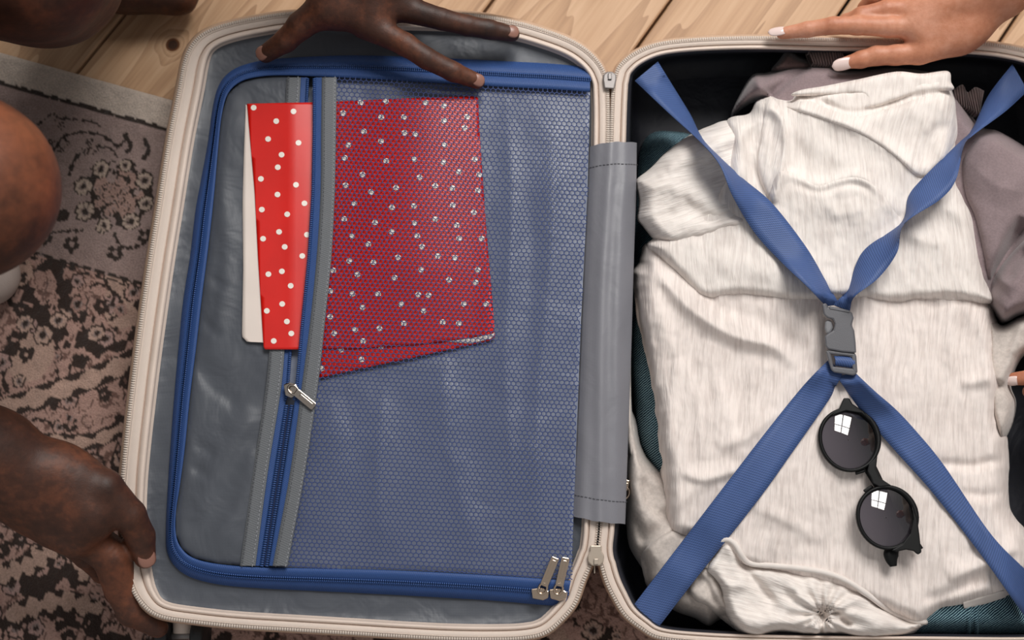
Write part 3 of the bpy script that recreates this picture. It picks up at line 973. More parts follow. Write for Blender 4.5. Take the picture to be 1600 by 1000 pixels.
# hinge flap: grey cloth sewn over the closed zipper between the halves
FL_L = [(920, 229), (918, 300), (912, 420), (906, 560), (900, 700), (893, 806)]
FL_R = [(995, 223), (994, 300), (990, 420), (986, 560), (981, 700), (977, 819)]
A = resamp(cr(FL_L, 8), 70); B = resamp(cr(FL_R, 8), 70)
rings = []
for k in np.linspace(0, 1, 25):
    q = A + (B - A) * k
    q[:, 1] += 4 * math.sin(k * math.pi) * np.linspace(-1, 0.6, 70) + 0.5 * math.sin(k * 19) * np.linspace(1, 1, 70) * (np.abs(np.linspace(-1, 1, 70)) ** 8)
    yy = np.linspace(0, 1, 70)
    z = 0.1115 + 0.0115 * (1 - abs(2 * k - 1) ** 2.6) + 0.0012 * np.sin(k * 17 + 1.5 * np.sin(yy * 4)) * (1 - abs(2 * k - 1)) + 0.0006 * vnoise(q[:, 0] * 3, q[:, 1], 60, 9, 2)
    rings.append(P(q[:, 0], q[:, 1], z))
sk = [P(A[:, 0], A[:, 1], 0.106)] + rings + [P(B[:, 0], B[:, 1], 0.106)]
loft('hinge_flap', sk, M['flap'], case, closed_u=False)
flr = np.stack(rings)
for row in (4, 65):
    teeth('stitching', flr[:, row] + np.array([0, 0, 0.0004]), 0.0035, 0.0024, 0.0005, 0.0005, M['thread'], case)

# sliders and pulls
def disc(c, rx, ry, n=20, ph=0.0):
    return [(c[0] + rx * math.cos(a + ph), c[1] + ry * math.sin(a + ph)) for a in np.linspace(0, 2 * math.pi, n, endpoint=False)]
t_ = prism('zipper_slider', [(944, 138), (942, 124), (943, 116), (949, 112), (957, 112), (963, 117), (963, 125), (960, 139)], 0.1165, 0.1215, M['slider_dark'], case, 0.0012, label='grey metal slider')
prism('slider_bridge', [(950, 114), (956, 114), (956, 124), (950, 124)], 0.1215, 0.1232, M['slider_dark'], t_, 0.0006)
t_ = prism('zipper_slider', [(922, 852), (940, 852), (940, 861), (944, 868), (943, 878), (937, 884), (925, 884), (919, 878), (918, 868), (922, 861)], 0.1170, 0.1215, M['slider'], case, 0.0010)
prism('slider_bridge', [(928, 873), (935, 873), (935, 882), (928, 882)], 0.1215, 0.1235, M['slider'], t_, 0.0006)
prism('slider_pin', [(928, 884), (930, 884), (930, 896), (928, 896)], 0.1130, 0.1145, M['slider'], t_, 0.0003)

def pull(base, a, b, w, zb, z, mat, slot=True):
    """slider with a looped bar from point a to point b"""
    s_ = prism('zipper_pull', base, zb, zb + 0.0032, mat, case, 0.0009)
    a, b = np.array(a, float), np.array(b, float)
    t = (b - a) / np.linalg.norm(b - a)
    n = np.array([-t[1], t[0]])
    q = lambda x, y: tuple(a + t * x + n * y)
    L = np.linalg.norm(b - a)
    bar = prism('pull_bar', [q(12, -w * .46), q(16, -w * .5), q(L - 2, -w * .5), q(L, -w * .42), q(L, w * .42), q(L - 2, w * .5), q(16, w * .5), q(12, w * .46)], z, z + 0.0022, mat, s_, 0.0006)
    prism('pull_groove', [q(L * .42, -w * .2), q(L - 5, -w * .2), q(L - 5, w * .2), q(L * .42, w * .2)], z + 0.0018, z + 0.0026, mat, s_, 0.0003)
    ang = np.linspace(0, 2 * math.pi, 18, endpoint=False)
    c = a + t * 8
    tube('pull_loop', P(c[0] + 9 * (np.cos(ang) * t[0] + 0.72 * np.sin(ang) * n[0]), c[1] + 9 * (np.cos(ang) * t[1] + 0.72 * np.sin(ang) * n[1]), z + 0.0012), 0.0011, mat, s_, closed=True)
    return s_
pull([(443, 601), (452, 597), (462, 600), (468, 607), (465, 616), (455, 622), (446, 618)], (452, 604), (491, 636), 13, 0.1232, 0.1272, M['chrome'])
pull([(830, 920), (848, 918), (858, 924), (857, 934), (848, 938), (832, 935)], (845, 927), (868, 871), 13, 0.1180, 0.1225, M['metal'])
pull([(858, 921), (876, 919), (886, 925), (885, 935), (874, 939), (860, 935)], (871, 928), (884, 871), 13, 0.1180, 0.1225, M['metal'])
pull([(972, 748), (976, 746), (979, 752), (979, 770), (975, 776), (971, 770)], (975, 778), (981, 750), 7, 0.094, 0.098, M['metal'])

# spinner wheels at the bottom end of the left half
def spinner(u, v):
    c = P(u, v, 0.05)
    c0 = c + np.array([0, 0.018, 0])
    ang = np.linspace(0, 2 * math.pi, 20, endpoint=False)
    h = loft('wheel_housing', [[c0 + np.array([r * math.cos(a), dy, r * math.sin(a) * 1.1]) for a in ang] for dy, r in ((0.03, .016), (0.004, .0155), (-0.002, .011), (-0.014, .010), (-0.022, .009))], M['piping'], case, cap=True)
    for s in (-1, 1):
        x = c0 + np.array([s * 0.016, -0.024, 0])
        rr = [(0, .004), (0, .016), (.002, .019), (.010, .019), (.012, .016), (.012, .004)]
        loft('wheel', [[x + np.array([(dx - .006), r * math.cos(a), r * math.sin(a)]) for a in ang] for dx, r in rr], M['black'], h, cap=True)
    tube('axle', [c0 + np.array([-.02, -.024, 0]), c0 + np.array([.02, -.024, 0])], 0.004, M['slider_dark'], h)
spinner(287, 982)
spinner(800, 1012)
# ------------------------------------------------------------------ folded dotted paper
paper = root('wrapping_paper', 'folded glossy red wrapping paper with white polka dots tucked in pocket', 'paper', P(580, 350, 0.115))
RED = np.array([(386, 162), (430, 161), (487, 160), (560, 157), (650, 153), (747, 150), (749, 200), (753, 260), (760, 360), (766, 430), (771, 490), (773, 520), (740, 527), (690, 534), (640, 539), (560, 544), (463, 546), (412, 546), (408, 480), (403, 400), (398, 300), (391, 220)], float)
def sheet(name, poly, zfn, mat, step=7, label=None):
    o = cloth(name, resamp(poly, step=step * 0.8, closed=True), 0.1, 0.0, 5, mat, paper, step=step, raw=True, register=False, label=label, bottom=False)
    me = o.data
    co = np.zeros(len(me.vertices) * 3); me.vertices.foreach_get('co', co); co = co.reshape(-1, 3)
    u, v = to_px(co)
    z = zfn(u, v)
    me.vertices.foreach_set('co', P(u, v, z).ravel())
    me.update()
    m = o.modifiers.new('thickness', 'SOLIDIFY'); m.thickness = 0.0004; m.offset = -1
    return o
def red_z(u, v):
    return paper_z(u, v) + 0.0040 * np.clip((496 - u) / 40, 0, 1) + 0.0010 * np.sin((u - 0.5 * v) / 60.0) * np.clip((480 - u) / 40, 0, 1)
sheet('red_sheet', RED, red_z, M['red'])
sheet('under_fold', np.array([(500, 540), (640, 536), (690, 530), (772, 516), (774, 525), (770, 531), (735, 539), (640, 560), (560, 577), (497, 591)], float), lambda u, v: paper_z(u, v) - 0.0016, M['red'])
sheet('pale_inside', np.array([(690, 533), (740, 525), (772, 517), (773, 522), (768, 529), (735, 537)], float), lambda u, v: paper_z(u, v) - 0.0008, M['paper_back'], step=4)
sheet('paper_backing', np.array([(384, 163), (400, 180), (410, 300), (418, 420), (424, 536), (386, 534), (378, 526), (380, 420), (379, 315), (381, 240)], float), lambda u, v: red_z(u, v) - 0.0014, M['paper_back'], label='plain cream backing sheet')
DOTS = [(115, 78), (242, 90), (187, 121), (161, 178), (258, 190), (204, 228), (192, 268), (138, 305), (250, 324), (191, 355), (277, 383), (141, 403), (222, 418), (196, 474), (145, 496), (214, 522), (270, 551), (285, 483), (162, 609), (205, 600), (233, 646), (206, 704), (157, 726), (221, 760), (235, 798), (179, 822),
        (400, 95), (456, 62), (537, 58), (664, 62), (722, 72), (522, 108), (594, 108), (722, 120), (796, 107), (788, 142), (467, 154), (596, 158), (630, 162), (521, 185), (417, 197), (724, 197), (406, 238), (538, 248), (628, 243), (720, 252), (820, 242), (769, 282), (834, 292), (462, 291), (644, 300), (408, 325), (489, 347), (569, 333), (694, 327), (749, 334), (830, 342),
        (436, 384), (556, 396), (626, 391), (750, 389), (817, 412), (404, 433), (502, 444), (628, 446), (694, 433), (763, 453), (842, 495), (555, 474), (637, 487), (429, 488), (481, 513), (652, 521), (770, 495), (420, 567), (497, 571), (575, 555), (702, 551), (757, 556), (830, 595), (369, 597), (446, 610), (565, 620), (649, 595), (738, 627), (823, 635), (359, 663),
        (430, 672), (512, 672), (640, 674), (673, 676), (462, 715), (585, 705), (785, 704), (857, 704), (359, 745), (657, 726), (594, 766), (718, 762), (769, 766), (439, 786), (516, 782), (372, 798), (464, 822)]
LOW = [(394, 850), (521, 840), (459, 881), (332, 910)]
def dots(name, pts, zfn, parent):
    V, F = [], []
    for x, y in pts:
        u, v = 340 + x / 2.041, 130 + y / 2.041
        k = len(V)
        cu = u + 4.6 * np.cos(np.linspace(0, 6.283, 12, endpoint=False)); cv = v + 4.4 * np.sin(np.linspace(0, 6.283, 12, endpoint=False))
        z = zfn(cu, cv) + 0.00028
        V += list(P(cu, cv, z)); F.append(tuple(range(k, k + 12))[::-1])
    return obj(name, V, F, M['dot'], parent, kind='stuff', smooth=False)
dots('print_dots', DOTS, red_z, paper)
dots('print_dots', LOW, lambda u, v: paper_z(u, v) - 0.0016, paper)

# ------------------------------------------------------------------ clothes in the right half
jeans = root('jeans', 'dark blue denim jeans folded beneath the white clothes, showing at bottom right', 'jeans', P(1300, 650, 0.025))
cloth('denim_body', [(1005, 222), (1060, 206), (1140, 230), (1300, 260), (1500, 300), (1535, 420), (1545, 600), (1560, 800), (1590, 905), (1640, 985), (1580, 1000), (1460, 1001), (1424, 1000), (1300, 965), (1100, 830), (1010, 720), (992, 640), (985, 560), (988, 480), (994, 340)],
      0.03, 0.078, 40, M['denim'], jeans, noise=((0.004, 90), (0.0015, 35)), step=6, tilt=lambda x, y: -0.02 * np.clip((1040 - x) / 40, 0, 1) - 0.03 * np.clip((420 - y) / 120, 0, 1))
zj = lambda u, v: top(u, v)
for x0 in (0, 12):
    q = resamp(np.array([(1516 + x0, 935), (1513 + x0, 965), (1514 + x0, 1000)], float), 20)
    tube('felled_seam', P(q[:, 0], q[:, 1], zj(q[:, 0], q[:, 1]) - 0.0006), 0.0022, M['denim'], jeans, flat=0.8)

tee = root('t_shirt', 'heather grey jersey t-shirt crumpled under the white blouse at lower left', 't-shirt', P(1050, 850, 0.025))
cloth('jersey_body', [(982, 640), (993, 655), (1004, 700), (1030, 730), (1110, 780), (1220, 860), (1250, 960), (1215, 986), (1180, 985), (1130, 968), (1108, 978), (1085, 966), (1050, 952), (1012, 918), (1004, 890), (982, 850), (978, 790), (976, 740), (978, 690)],
      0.04, 0.062, 26, M['heather'], tee, noise=((0.005, 40), (0.0015, 18)), step=3.2,
      ridges=[([(985, 660), (998, 760), (1030, 800), (1060, 812)], 0.009, 14, 30), ([(1004, 865), (1020, 850), (1040, 835), (1060, 825)], 0.010, 9, 34), ([(990, 800), (1005, 850), (1008, 890)], -0.007, 8, 8), ([(1003, 745), (1018, 790), (1050, 812)], -0.008, 10, 8),
              ([(1050, 930), (1075, 915), (1100, 900)], -0.008, 9, 9), ([(982, 655), (980, 720), (984, 780)], 0.006, 10, 8)])
cloth('jersey_fold', [(1002, 868), (1016, 850), (1040, 834), (1070, 826), (1100, 850), (1096, 880), (1060, 904), (1030, 922), (1012, 914), (1004, 892)], 0.08, 0.011, 12, M['heather'], tee, step=3, over=True, noise=((0.001, 20),))
cloth('jersey_fold', [(1076, 918), (1088, 894), (1106, 884), (1122, 905), (1142, 950), (1172, 978), (1190, 988), (1160, 990), (1128, 968), (1104, 946), (1086, 938)], 0.08, 0.013, 11, M['heather'], tee, step=2.6, over=True, noise=((0.001, 20),), ridges=[([(1100, 900), (1118, 940), (1150, 978)], -0.004, 4, 5)])
cloth('jersey_edge', [(984, 480), (988, 480), (986, 560), (988, 650), (1000, 720), (990, 730), (979, 690), (980, 600)], 0.06, 0.042, 5, M['heather'], tee, step=2.5)

tee2 = root('grey_top', 'pale grey cotton top between taupe sweater and white blouse at right edge', 'top', P(1580, 560, 0.06))
cloth('cotton_body', [(1540, 500), (1566, 508), (1590, 496), (1625, 488), (1622, 540), (1596, 560), (1580, 600), (1588, 630), (1580, 668), (1560, 690), (1540, 620)], 0.06, 0.062, 16, M['heather'], tee2, noise=((0.002, 25),), step=3,
      ridges=[([(1588, 560), (1572, 580), (1560, 600)], 0.006, 8, 14), ([(1600, 500), (1590, 530), (1575, 560)], 0.006, 14, 8), ([(1582, 606), (1570, 606), (1555, 600)], -0.005, 6, 6)])

sw_ = root('sweater', 'taupe grey jersey sweater folded beneath the white blouse, sleeve fold at top', 'sweater', P(1400, 250, 0.06))
cloth('sweater_body', [(1142, 184), (1150, 160), (1174, 119), (1200, 113), (1245, 99), (1295, 97), (1312, 108), (1345, 110), (1400, 106), (1470, 118), (1500, 150), (1530, 196), (1560, 205), (1600, 228), (1650, 260), (1690, 330), (1680, 470), (1625, 488), (1592, 494), (1566, 506), (1540, 480), (1440, 420), (1300, 330), (1215, 270), (1196, 170), (1185, 158), (1160, 170)],
      0.05, 0.064, 22, M['taupe'], sw_, noise=((0.0025, 60), (0.001, 25)), step=3.5,
      ridges=[([(1174, 119), (1184, 128), (1192, 152)], 0.007, 8, 6), ([(1205, 152), (1225, 131), (1266, 103)], -0.012, 12, 4, 0.06), ([(1146, 180), (1162, 142), (1178, 122)], 0.005, 10, 8),
              ([(1546, 475), (1556, 430), (1580, 380), (1600, 340)], -0.018, 10, 14), ([(1560, 440), (1590, 420), (1640, 370)], 0.014, 16, 24), ([(1568, 500), (1590, 470), (1630, 440)], 0.012, 18, 18), ([(1570, 440), (1588, 410), (1610, 388)], -0.012, 9, 9), ([(1520, 260), (1560, 290), (1600, 300)], 0.005, 40, 40), ([(1300, 106), (1330, 112), (1390, 108)], 0.004, 10, 20)],
      tilt=lambda x, y: 0.012 * np.clip((x - 1480) / 80, 0, 1) - 0.035 * np.clip((1180 - x) / 40, 0, 1) * np.clip((y - 125) / 60, 0, 1))
cloth('sleeve_fold', [(1549, 446), (1562, 420), (1584, 392), (1615, 362), (1660, 330), (1690, 380), (1680, 462), (1630, 482), (1594, 492), (1568, 503), (1553, 482)], 0.09, 0.013, 20, M['taupe'], sw_, step=3.2, over=True, noise=((0.0016, 35),), ridges=[([(1560, 470), (1590, 440), (1640, 400)], 0.004, 14, 14), ([(1575, 445), (1600, 412), (1640, 380)], -0.005, 8, 8)])
cloth('shoulder_fold', [(1505, 250), (1530, 215), (1560, 208), (1600, 232), (1650, 268), (1660, 300), (1615, 340), (1580, 385), (1560, 415), (1546, 438), (1538, 400), (1524, 340), (1508, 300)], 0.09, 0.010, 26, M['taupe'], sw_, step=3.5, over=True, noise=((0.0016, 45),))
def cuff(pts_a, pts_b, za, zb, n=90, ribs=13, label=None):
    """ribbed knit cuff: corrugated band between two photo lines"""
    A, B = resamp(cr(pts_a, 8), n), resamp(cr(pts_b, 8), n)
    rings = []
    for k in np.linspace(0, 1, 9):
        q = A + (B - A) * k
        w = np.linspace(0, 1, n)
        z = za + (zb - za) * k + 0.0014 * np.sin(w * ribs * 6.283) + 0.004 * math.sin(k * math.pi)
        rings.append(P(q[:, 0], q[:, 1], z))
    low = [r - np.array([0, 0, 0.010]) for r in (rings[-1], rings[0])]
    return loft('ribbed_cuff', rings + low, M['brown_rib'], sw_, closed_u=False, closed_v=True, label=label)
cuff([(1262, 78), (1272, 71), (1290, 67), (1305, 68), (1315, 80)], [(1270, 98), (1285, 101), (1300, 100), (1312, 97), (1322, 92)], 0.104, 0.108, label='dark brown ribbed cuff')
cuff([(1262, 78), (1272, 70), (1290, 66), (1304, 67), (1312, 72)], [(1264, 80), (1276, 76), (1290, 73), (1302, 73), (1310, 76)], 0.102, 0.111, ribs=11)
cuff([(1490, 140), (1504, 132), (1512, 144), (1524, 136), (1538, 142)], [(1494, 160), (1508, 168), (1518, 172), (1530, 178), (1534, 162)], 0.094, 0.100, label='dark brown ribbed cuff')
cloth('dark_sleeve', [(1205, 112), (1216, 95), (1232, 77), (1245, 86), (1268, 97), (1275, 108), (1240, 112)], 0.06, 0.038, 10, M['brown_rib'], sw_, step=3, ridges=[([(1208, 110), (1222, 92), (1232, 80)], 0.004, 6, 6)])

bl = root('white_blouse', 'white crinkled gauze blouse folded on top of the packed clothes', 'blouse', P(1300, 500, 0.07))
# lower body of the blouse
cloth('blouse_body', [(1000, 405), (1012, 378), (1080, 380), (1180, 370), (1350, 400), (1500, 420), (1548, 470), (1562, 520), (1566, 575), (1572, 600), (1564, 640), (1574, 690), (1577, 760), (1580, 800), (1606, 836), (1612, 890), (1580, 933), (1540, 945), (1504, 953), (1474, 958), (1458, 968), (1438, 982), (1400, 970), (1300, 930), (1180, 900), (1110, 868), (1080, 850), (1042, 838), (1034, 800), (1030, 730), (1022, 680), (1016, 610), (1004, 540), (996, 500), (990, 460), (990, 425)],
      0.062, 0.064, 30, M['gauze'], bl, noise=((0.006, 120), (0.0026, 26, 4.5, 0.1), (0.0012, 13, 5.0), (0.0006, 12)), step=3.0, wob=2.0, warp=0.10,
      ridges=[([(1008, 390), (1040, 440), (1090, 490), (1150, 525), (1210, 540), (1250, 575)], 0.010, 60, 13), ([(1068, 400), (1100, 440), (1118, 475), (1140, 500)], -0.006, 12, 12), ([(990, 440), (1010, 500), (1022, 560), (1026, 640)], 0.004, 6, 10),
              ([(1120, 475), (1180, 500), (1235, 535), (1255, 580)], -0.006, 20, 16), ([(1012, 420), (1030, 480), (1050, 560)], 0.004, 10, 16), ([(1060, 560), (1090, 640), (1100, 720)], 0.003, 14, 14), ([(1120, 590), (1140, 660), (1150, 720)], 0.003, 12, 12),
              ([(1060, 735), (1100, 748), (1160, 730)], 0.005, 14, 8), ([(1120, 700), (1170, 680), (1210, 640)], 0.004, 14, 10), ([(1460, 725), (1520, 728), (1570, 718)], -0.005, 9, 7), ([(1500, 770), (1540, 775), (1578, 765)], -0.004, 9, 7), ([(1400, 700), (1440, 735), (1470, 770)], 0.003, 14, 12),
              ([(1480, 905), (1540, 880), (1600, 850)], 0.007, 16, 9), ([(1440, 940), (1490, 925), (1540, 900)], -0.006, 10, 8), ([(1560, 580), (1545, 590), (1500, 600)], 0.005, 10, 10), ([(1180, 790), (1240, 820), (1290, 850)], 0.003, 14, 10), ([(1480, 480), (1530, 500), (1560, 540)], 0.004, 20, 20),
              ([(1340, 600), (1380, 640), (1420, 650)], 0.003, 20, 14), ([(1040, 800), (1080, 770), (1120, 740)], 0.003, 14, 10)],
      tilt=lambda x, y: 0.008 * np.exp(-(((x - 1330) / 220) ** 2 + ((y - 640) / 220) ** 2)), grain=0.03)
# upper folded part with its yoke
cloth('blouse_upper', [(1012, 380), (1060, 350), (1110, 300), (1130, 235), (1136, 188), (1171, 177), (1180, 159), (1198, 152), (1206, 150), (1233, 155), (1241, 144), (1270, 136), (1312, 130), (1360, 118), (1400, 112), (1430, 115), (1481, 111), (1484, 125), (1487, 140), (1494, 160), (1497, 183), (1496, 220), (1494, 275), (1508, 310), (1523, 342), (1536, 412), (1546, 450), (1551, 474), (1500, 478), (1440, 474), (1400, 479), (1330, 474), (1260, 480), (1200, 474), (1150, 468), (1110, 474), (1080, 462), (1050, 430), (1022, 400)],
      0.095, 0.044, 24, M['gauze2'], bl, noise=((0.004, 100), (0.0018, 24, 4.0, -0.5), (0.0010, 13, 5.0), (0.0006, 12)), step=3.0, wob=1.5, warp=0.10,
      ridges=[([(1226, 160), (1334, 205), (1400, 245), (1437, 276)], 0.0075, 12, 46, 0.12), ([(1216, 268), (1277, 289), (1334, 276), (1373, 298), (1402, 340)], 0.0070, 10, 42, 0.12), ([(1197, 160), (1222, 188), (1226, 245), (1210, 316)], 0.0065, 7, 10, 0.08),
              ([(1185, 190), (1170, 240), (1190, 300), (1208, 316)], -0.005, 9, 9), ([(1241, 150), (1280, 158), (1338, 177), (1422, 152), (1484, 142)], -0.0050, 6, 8, 0.05), ([(1290, 168), (1338, 186), (1430, 166)], 0.004, 10, 26), ([(1440, 260), (1460, 210), (1490, 190)], -0.005, 12, 14),
              ([(1420, 330), (1460, 320), (1520, 340)], 0.004, 14, 14), ([(1400, 350), (1440, 375), (1480, 380)], 0.0035, 16, 12), ([(1100, 400), (1180, 420), (1260, 440)], 0.004, 20, 20), ([(1330, 310), (1350, 360), (1400, 420)], 0.003, 24, 20), ([(1146, 200), (1160, 240), (1150, 290)], 0.005, 12, 10),
              ([(1260, 310), (1300, 330), (1350, 330)], 0.003, 20, 14), ([(1230, 190), (1300, 240), (1390, 290)], 0.003, 20, 16), ([(1450, 470), (1480, 462), (1510, 466)], -0.004, 6, 6)], grain=-0.06)
# collar facing turned down over the front, with a cut edge, and the placket
cloth('collar_facing', [(1228, 166), (1262, 158), (1300, 172), (1340, 182), (1400, 166), (1440, 152), (1486, 148), (1494, 178), (1495, 215), (1480, 240), (1460, 262), (1437, 277), (1400, 245), (1368, 222), (1334, 204), (1280, 184)], 0.10, 0.0036, 9, M['gauze2'], bl, step=3, over=True, warp=0.1, grain=0.25, noise=((0.0008, 20),), ridges=[([(1300, 182), (1360, 205), (1430, 262)], 0.0015, 6, 20)])
cloth('placket', [(1198, 154), (1210, 156), (1224, 180), (1229, 215), (1228, 250), (1220, 285), (1210, 320), (1196, 300), (1186, 275), (1183, 245), (1188, 215), (1192, 190)], 0.10, 0.0034, 7, M['gauze2'], bl, step=2.6, over=True, warp=0.08, grain=0.2, ridges=[([(1216, 170), (1222, 215), (1219, 260), (1208, 312)], -0.0012, 3, 3)])
cloth('front_panel', [(1214, 272), (1240, 270), (1277, 290), (1305, 282), (1334, 277), (1356, 283), (1376, 299), (1396, 328), (1410, 352), (1385, 392), (1352, 425), (1328, 460), (1300, 462), (1262, 425), (1222, 380), (1200, 345), (1200, 318)], 0.10, 0.0046, 16, M['gauze2'], bl, step=3, over=True, warp=0.1, grain=-0.1, noise=((0.001, 24),), ridges=[([(1230, 282), (1277, 300), (1334, 288), (1372, 310)], -0.003, 14, 5)])
# sleeve folded across on the left
cloth('blouse_sleeve', [(994, 284), (1010, 268), (1026, 253), (1050, 230), (1079, 210), (1105, 198), (1136, 188), (1165, 196), (1190, 230), (1205, 290), (1209, 318), (1190, 345), (1171, 362), (1120, 378), (1070, 392), (1040, 388), (1022, 377), (1006, 356), (995, 342), (999, 318)],
      0.090, 0.046, 26, M['gauze2'], bl, noise=((0.004, 60), (0.0020, 18, 4.0, 1.2), (0.0009, 11)), step=2.8, wob=1.5, warp=0.10,
      ridges=[([(1000, 300), (1040, 290), (1100, 320), (1170, 350)], 0.005, 20, 14), ([(1030, 376), (1060, 350), (1110, 352), (1180, 345)], 0.006, 8, 22), ([(1110, 205), (1130, 250), (1180, 310)], 0.004, 16, 16), ([(1040, 262), (1070, 250), (1120, 240)], 0.003, 14, 14),
              ([(1060, 300), (1090, 330), (1120, 345)], -0.003, 12, 12), ([(1195, 250), (1175, 280), (1200, 310)], -0.004, 8, 8)], grain=1.25)
# turned back lower edge with gathers round a knot
KN = (1286, 962)
def gather(x, y):
    a = np.arctan2(y - KN[1], x - KN[0]); r = np.hypot(x - KN[0], y - KN[1])
    return 0.0042 * np.sin(a * 13 + 1.5 * np.sin(r / 26)) * np.exp(-r / 70) - 0.022 * np.exp(-(r / 12) ** 2) + 0.004 * np.exp(-((r - 34) / 22) ** 2)
cloth('turned_hem', [(1098, 893), (1112, 862), (1130, 840), (1148, 846), (1168, 876), (1210, 882), (1251, 886), (1290, 893), (1324, 906), (1360, 930), (1392, 953), (1420, 967), (1452, 972), (1440, 982), (1410, 997), (1350, 1001), (1310, 994), (1260, 995), (1220, 990), (1180, 999), (1150, 985), (1130, 955), (1118, 915)],
      0.075, 0.050, 20, M['gauze2'], bl, noise=((0.003, 40), (0.0012, 12)), step=2.5, wob=1.2, tilt=gather, warp=0.1,
      ridges=[([(1130, 842), (1168, 876), (1251, 886), (1324, 906), (1392, 953), (1448, 972)], 0.008, 7, 10, 0.04), ([(1132, 848), (1112, 880), (1102, 892)], 0.006, 8, 8), ([(1150, 870), (1190, 920), (1215, 945)], -0.008, 7, 9), ([(1110, 905), (1140, 915), (1170, 910)], 0.005, 12, 10),
              ([(1140, 960), (1180, 975), (1230, 965)], 0.006, 14, 12), ([(1240, 930), (1260, 940), (1278, 952)], 0.006, 8, 8), ([(1270, 990), (1272, 972), (1278, 960)], 0.008, 8, 8), ([(1300, 988), (1296, 970), (1288, 956)], 0.008, 8, 8), ([(1285, 990), (1284, 970)], -0.006, 4, 4), ([(1330, 980), (1312, 962), (1298, 955)], -0.008, 6, 6), ([(1340, 960), (1320, 952), (1300, 950)], 0.004, 7, 7),
              ([(1320, 930), (1360, 965), (1390, 990)], 0.004, 14, 14), ([(1190, 900), (1230, 915), (1290, 925)], 0.004, 14, 10)],
      grainfn=lambda x, y: np.stack([-(x - 1280) * 0.25 + (y - 900), (x - 1280) + 0.25 * (y - 900)], -1))
# neck band and the tacked label strip
def bandstrip(name, A, B, mat, parent, lift=0.002, uvw=0.02, **kw):
    A, B = resamp(cr(A, 8), 40), resamp(cr(B, 8), 40)
    return ribbon(name, A, B, smooth1(top(A[:, 0], A[:, 1]) + lift), smooth1(top(B[:, 0], B[:, 1]) + lift), 0.0012, mat, parent, n=40, uvw=uvw, **kw)
cloth('neck_band', [(1238, 150), (1250, 141), (1290, 134), (1340, 124), (1400, 112), (1440, 115), (1481, 111), (1486, 128), (1488, 141), (1440, 146), (1400, 158), (1370, 168), (1345, 172), (1350, 150), (1300, 150)], 0.128, 0.010, 8, M['gauze2'], bl, step=3, noise=((0.001, 20),), grain=0.1,
      ridges=[([(1320, 140), (1332, 165)], -0.002, 5, 5)])
bandstrip('hem_strip', [(1505, 941), (1535, 932), (1568, 922)], [(1507, 951), (1538, 944), (1572, 933)], M['gauze2'], bl, lift=0.0006)
q = resamp(cr([(1104, 888), (1114, 864), (1131, 843), (1148, 850), (1168, 878), (1210, 884), (1251, 888), (1290, 895), (1324, 908), (1360, 932), (1392, 955), (1420, 968), (1446, 972)], 8), 120)
tube('rolled_hem', P(q[:, 0], q[:, 1], smooth1(top(q[:, 0], q[:, 1]), 6) + 0.0008), 0.0026 + 0.0004 * vnoise(np.arange(120) * 9.0, np.zeros(120), 30, 2, 2), M['gauze2'], bl, n=8)
q = np.array([(1528, 938.5), (1542, 934.0)])
zt = top(q[:, 0], q[:, 1])
tube('tacking_stitch', P(q[:, 0], q[:, 1], float(zt.max()) + 0.0006), 0.0006, M['black'], bl)

# ------------------------------------------------------------------ compression straps (sewn into the case) and buckle
ZB = float(top(np.array([1290, 1310, 1330]), np.array([500, 530, 570])).max()) + 0.004
def strap(A, B, z_start, z_end, lift=0.003, W=0.030, n=70, flip=1, ramp=10.0):
    A, B = resamp(cr(A, 10), n), resamp(cr(B, 10), n)
    mid = (A + B) / 2
    w = np.linalg.norm(P(A[:, 0], A[:, 1], 0.12) - P(B[:, 0], B[:, 1], 0.12), axis=1)
    dz = np.sqrt(np.clip(W * W - w * w, 0, None)) / 2
    dz = smooth1(np.where(w < 0.86 * W, dz, 0), 4) * flip
    dz[:4] = 0; dz[-3:] = 0
    base = np.linspace(z_start, z_end, n)
    zt = np.max([top(A[:, 0], A[:, 1], 0), top(B[:, 0], B[:, 1], 0), top(mid[:, 0], mid[:, 1], 0)], 0) + lift + np.abs(dz) * 0.8
    zc = np.maximum(base, zt)
    k = np.clip((np.arange(n) + (1 if ramp < 2 else 0)) / ramp, 0, 1)
    zc = base * (1 - k) + zc * k
    for _ in range(3):
        zc = np.maximum(smooth1(zc, 10), np.where(k >= 1, zt, 0))
    zc = smooth1(zc, 6)
    return ribbon('compression_strap', A, B, zc + dz, zc - dz, 0.0014, M['strap'], case, n=n, uvw=W, cross=5)
strap([(992, 126), (1048, 179), (1096, 223), (1125, 258), (1145, 306), (1180, 364), (1224, 412), (1262, 448), (1291, 478)], [(1028, 96), (1052, 135), (1079, 179), (1102, 221), (1158, 276), (1206, 317), (1259, 385), (1290, 438), (1312, 476)], 0.1085, ZB + 0.004, W=0.031)
strap([(1582, 100), (1545, 148), (1519, 202), (1497, 224), (1444, 276), (1420, 306), (1409, 347), (1356, 385), (1338, 412), (1325, 451), (1302, 476)], [(1606, 142), (1571, 174), (1521, 211), (1506, 228), (1494, 280), (1470, 311), (1413, 350), (1402, 394), (1373, 434), (1335, 464), (1328, 486)], 0.1085, ZB + 0.006, W=0.031, flip=-1)
strap([(985, 952), (1066, 846), (1147, 740), (1190, 684), (1236, 626), (1265, 592), (1296, 561)], [(1026, 984), (1090, 901), (1184, 782), (1240, 704), (1293, 628), (1304, 608), (1316, 585)], 0.108, ZB + 0.004, W=0.029)
strap([(1604, 892), (1548, 834), (1475, 727), (1430, 672), (1399, 639), (1368, 612), (1336, 582)], [(1604, 966), (1532, 865), (1459, 771), (1410, 716), (1371, 672), (1340, 634), (1308, 588)], 0.112, ZB + 0.003, W=0.029, ramp=1.0)

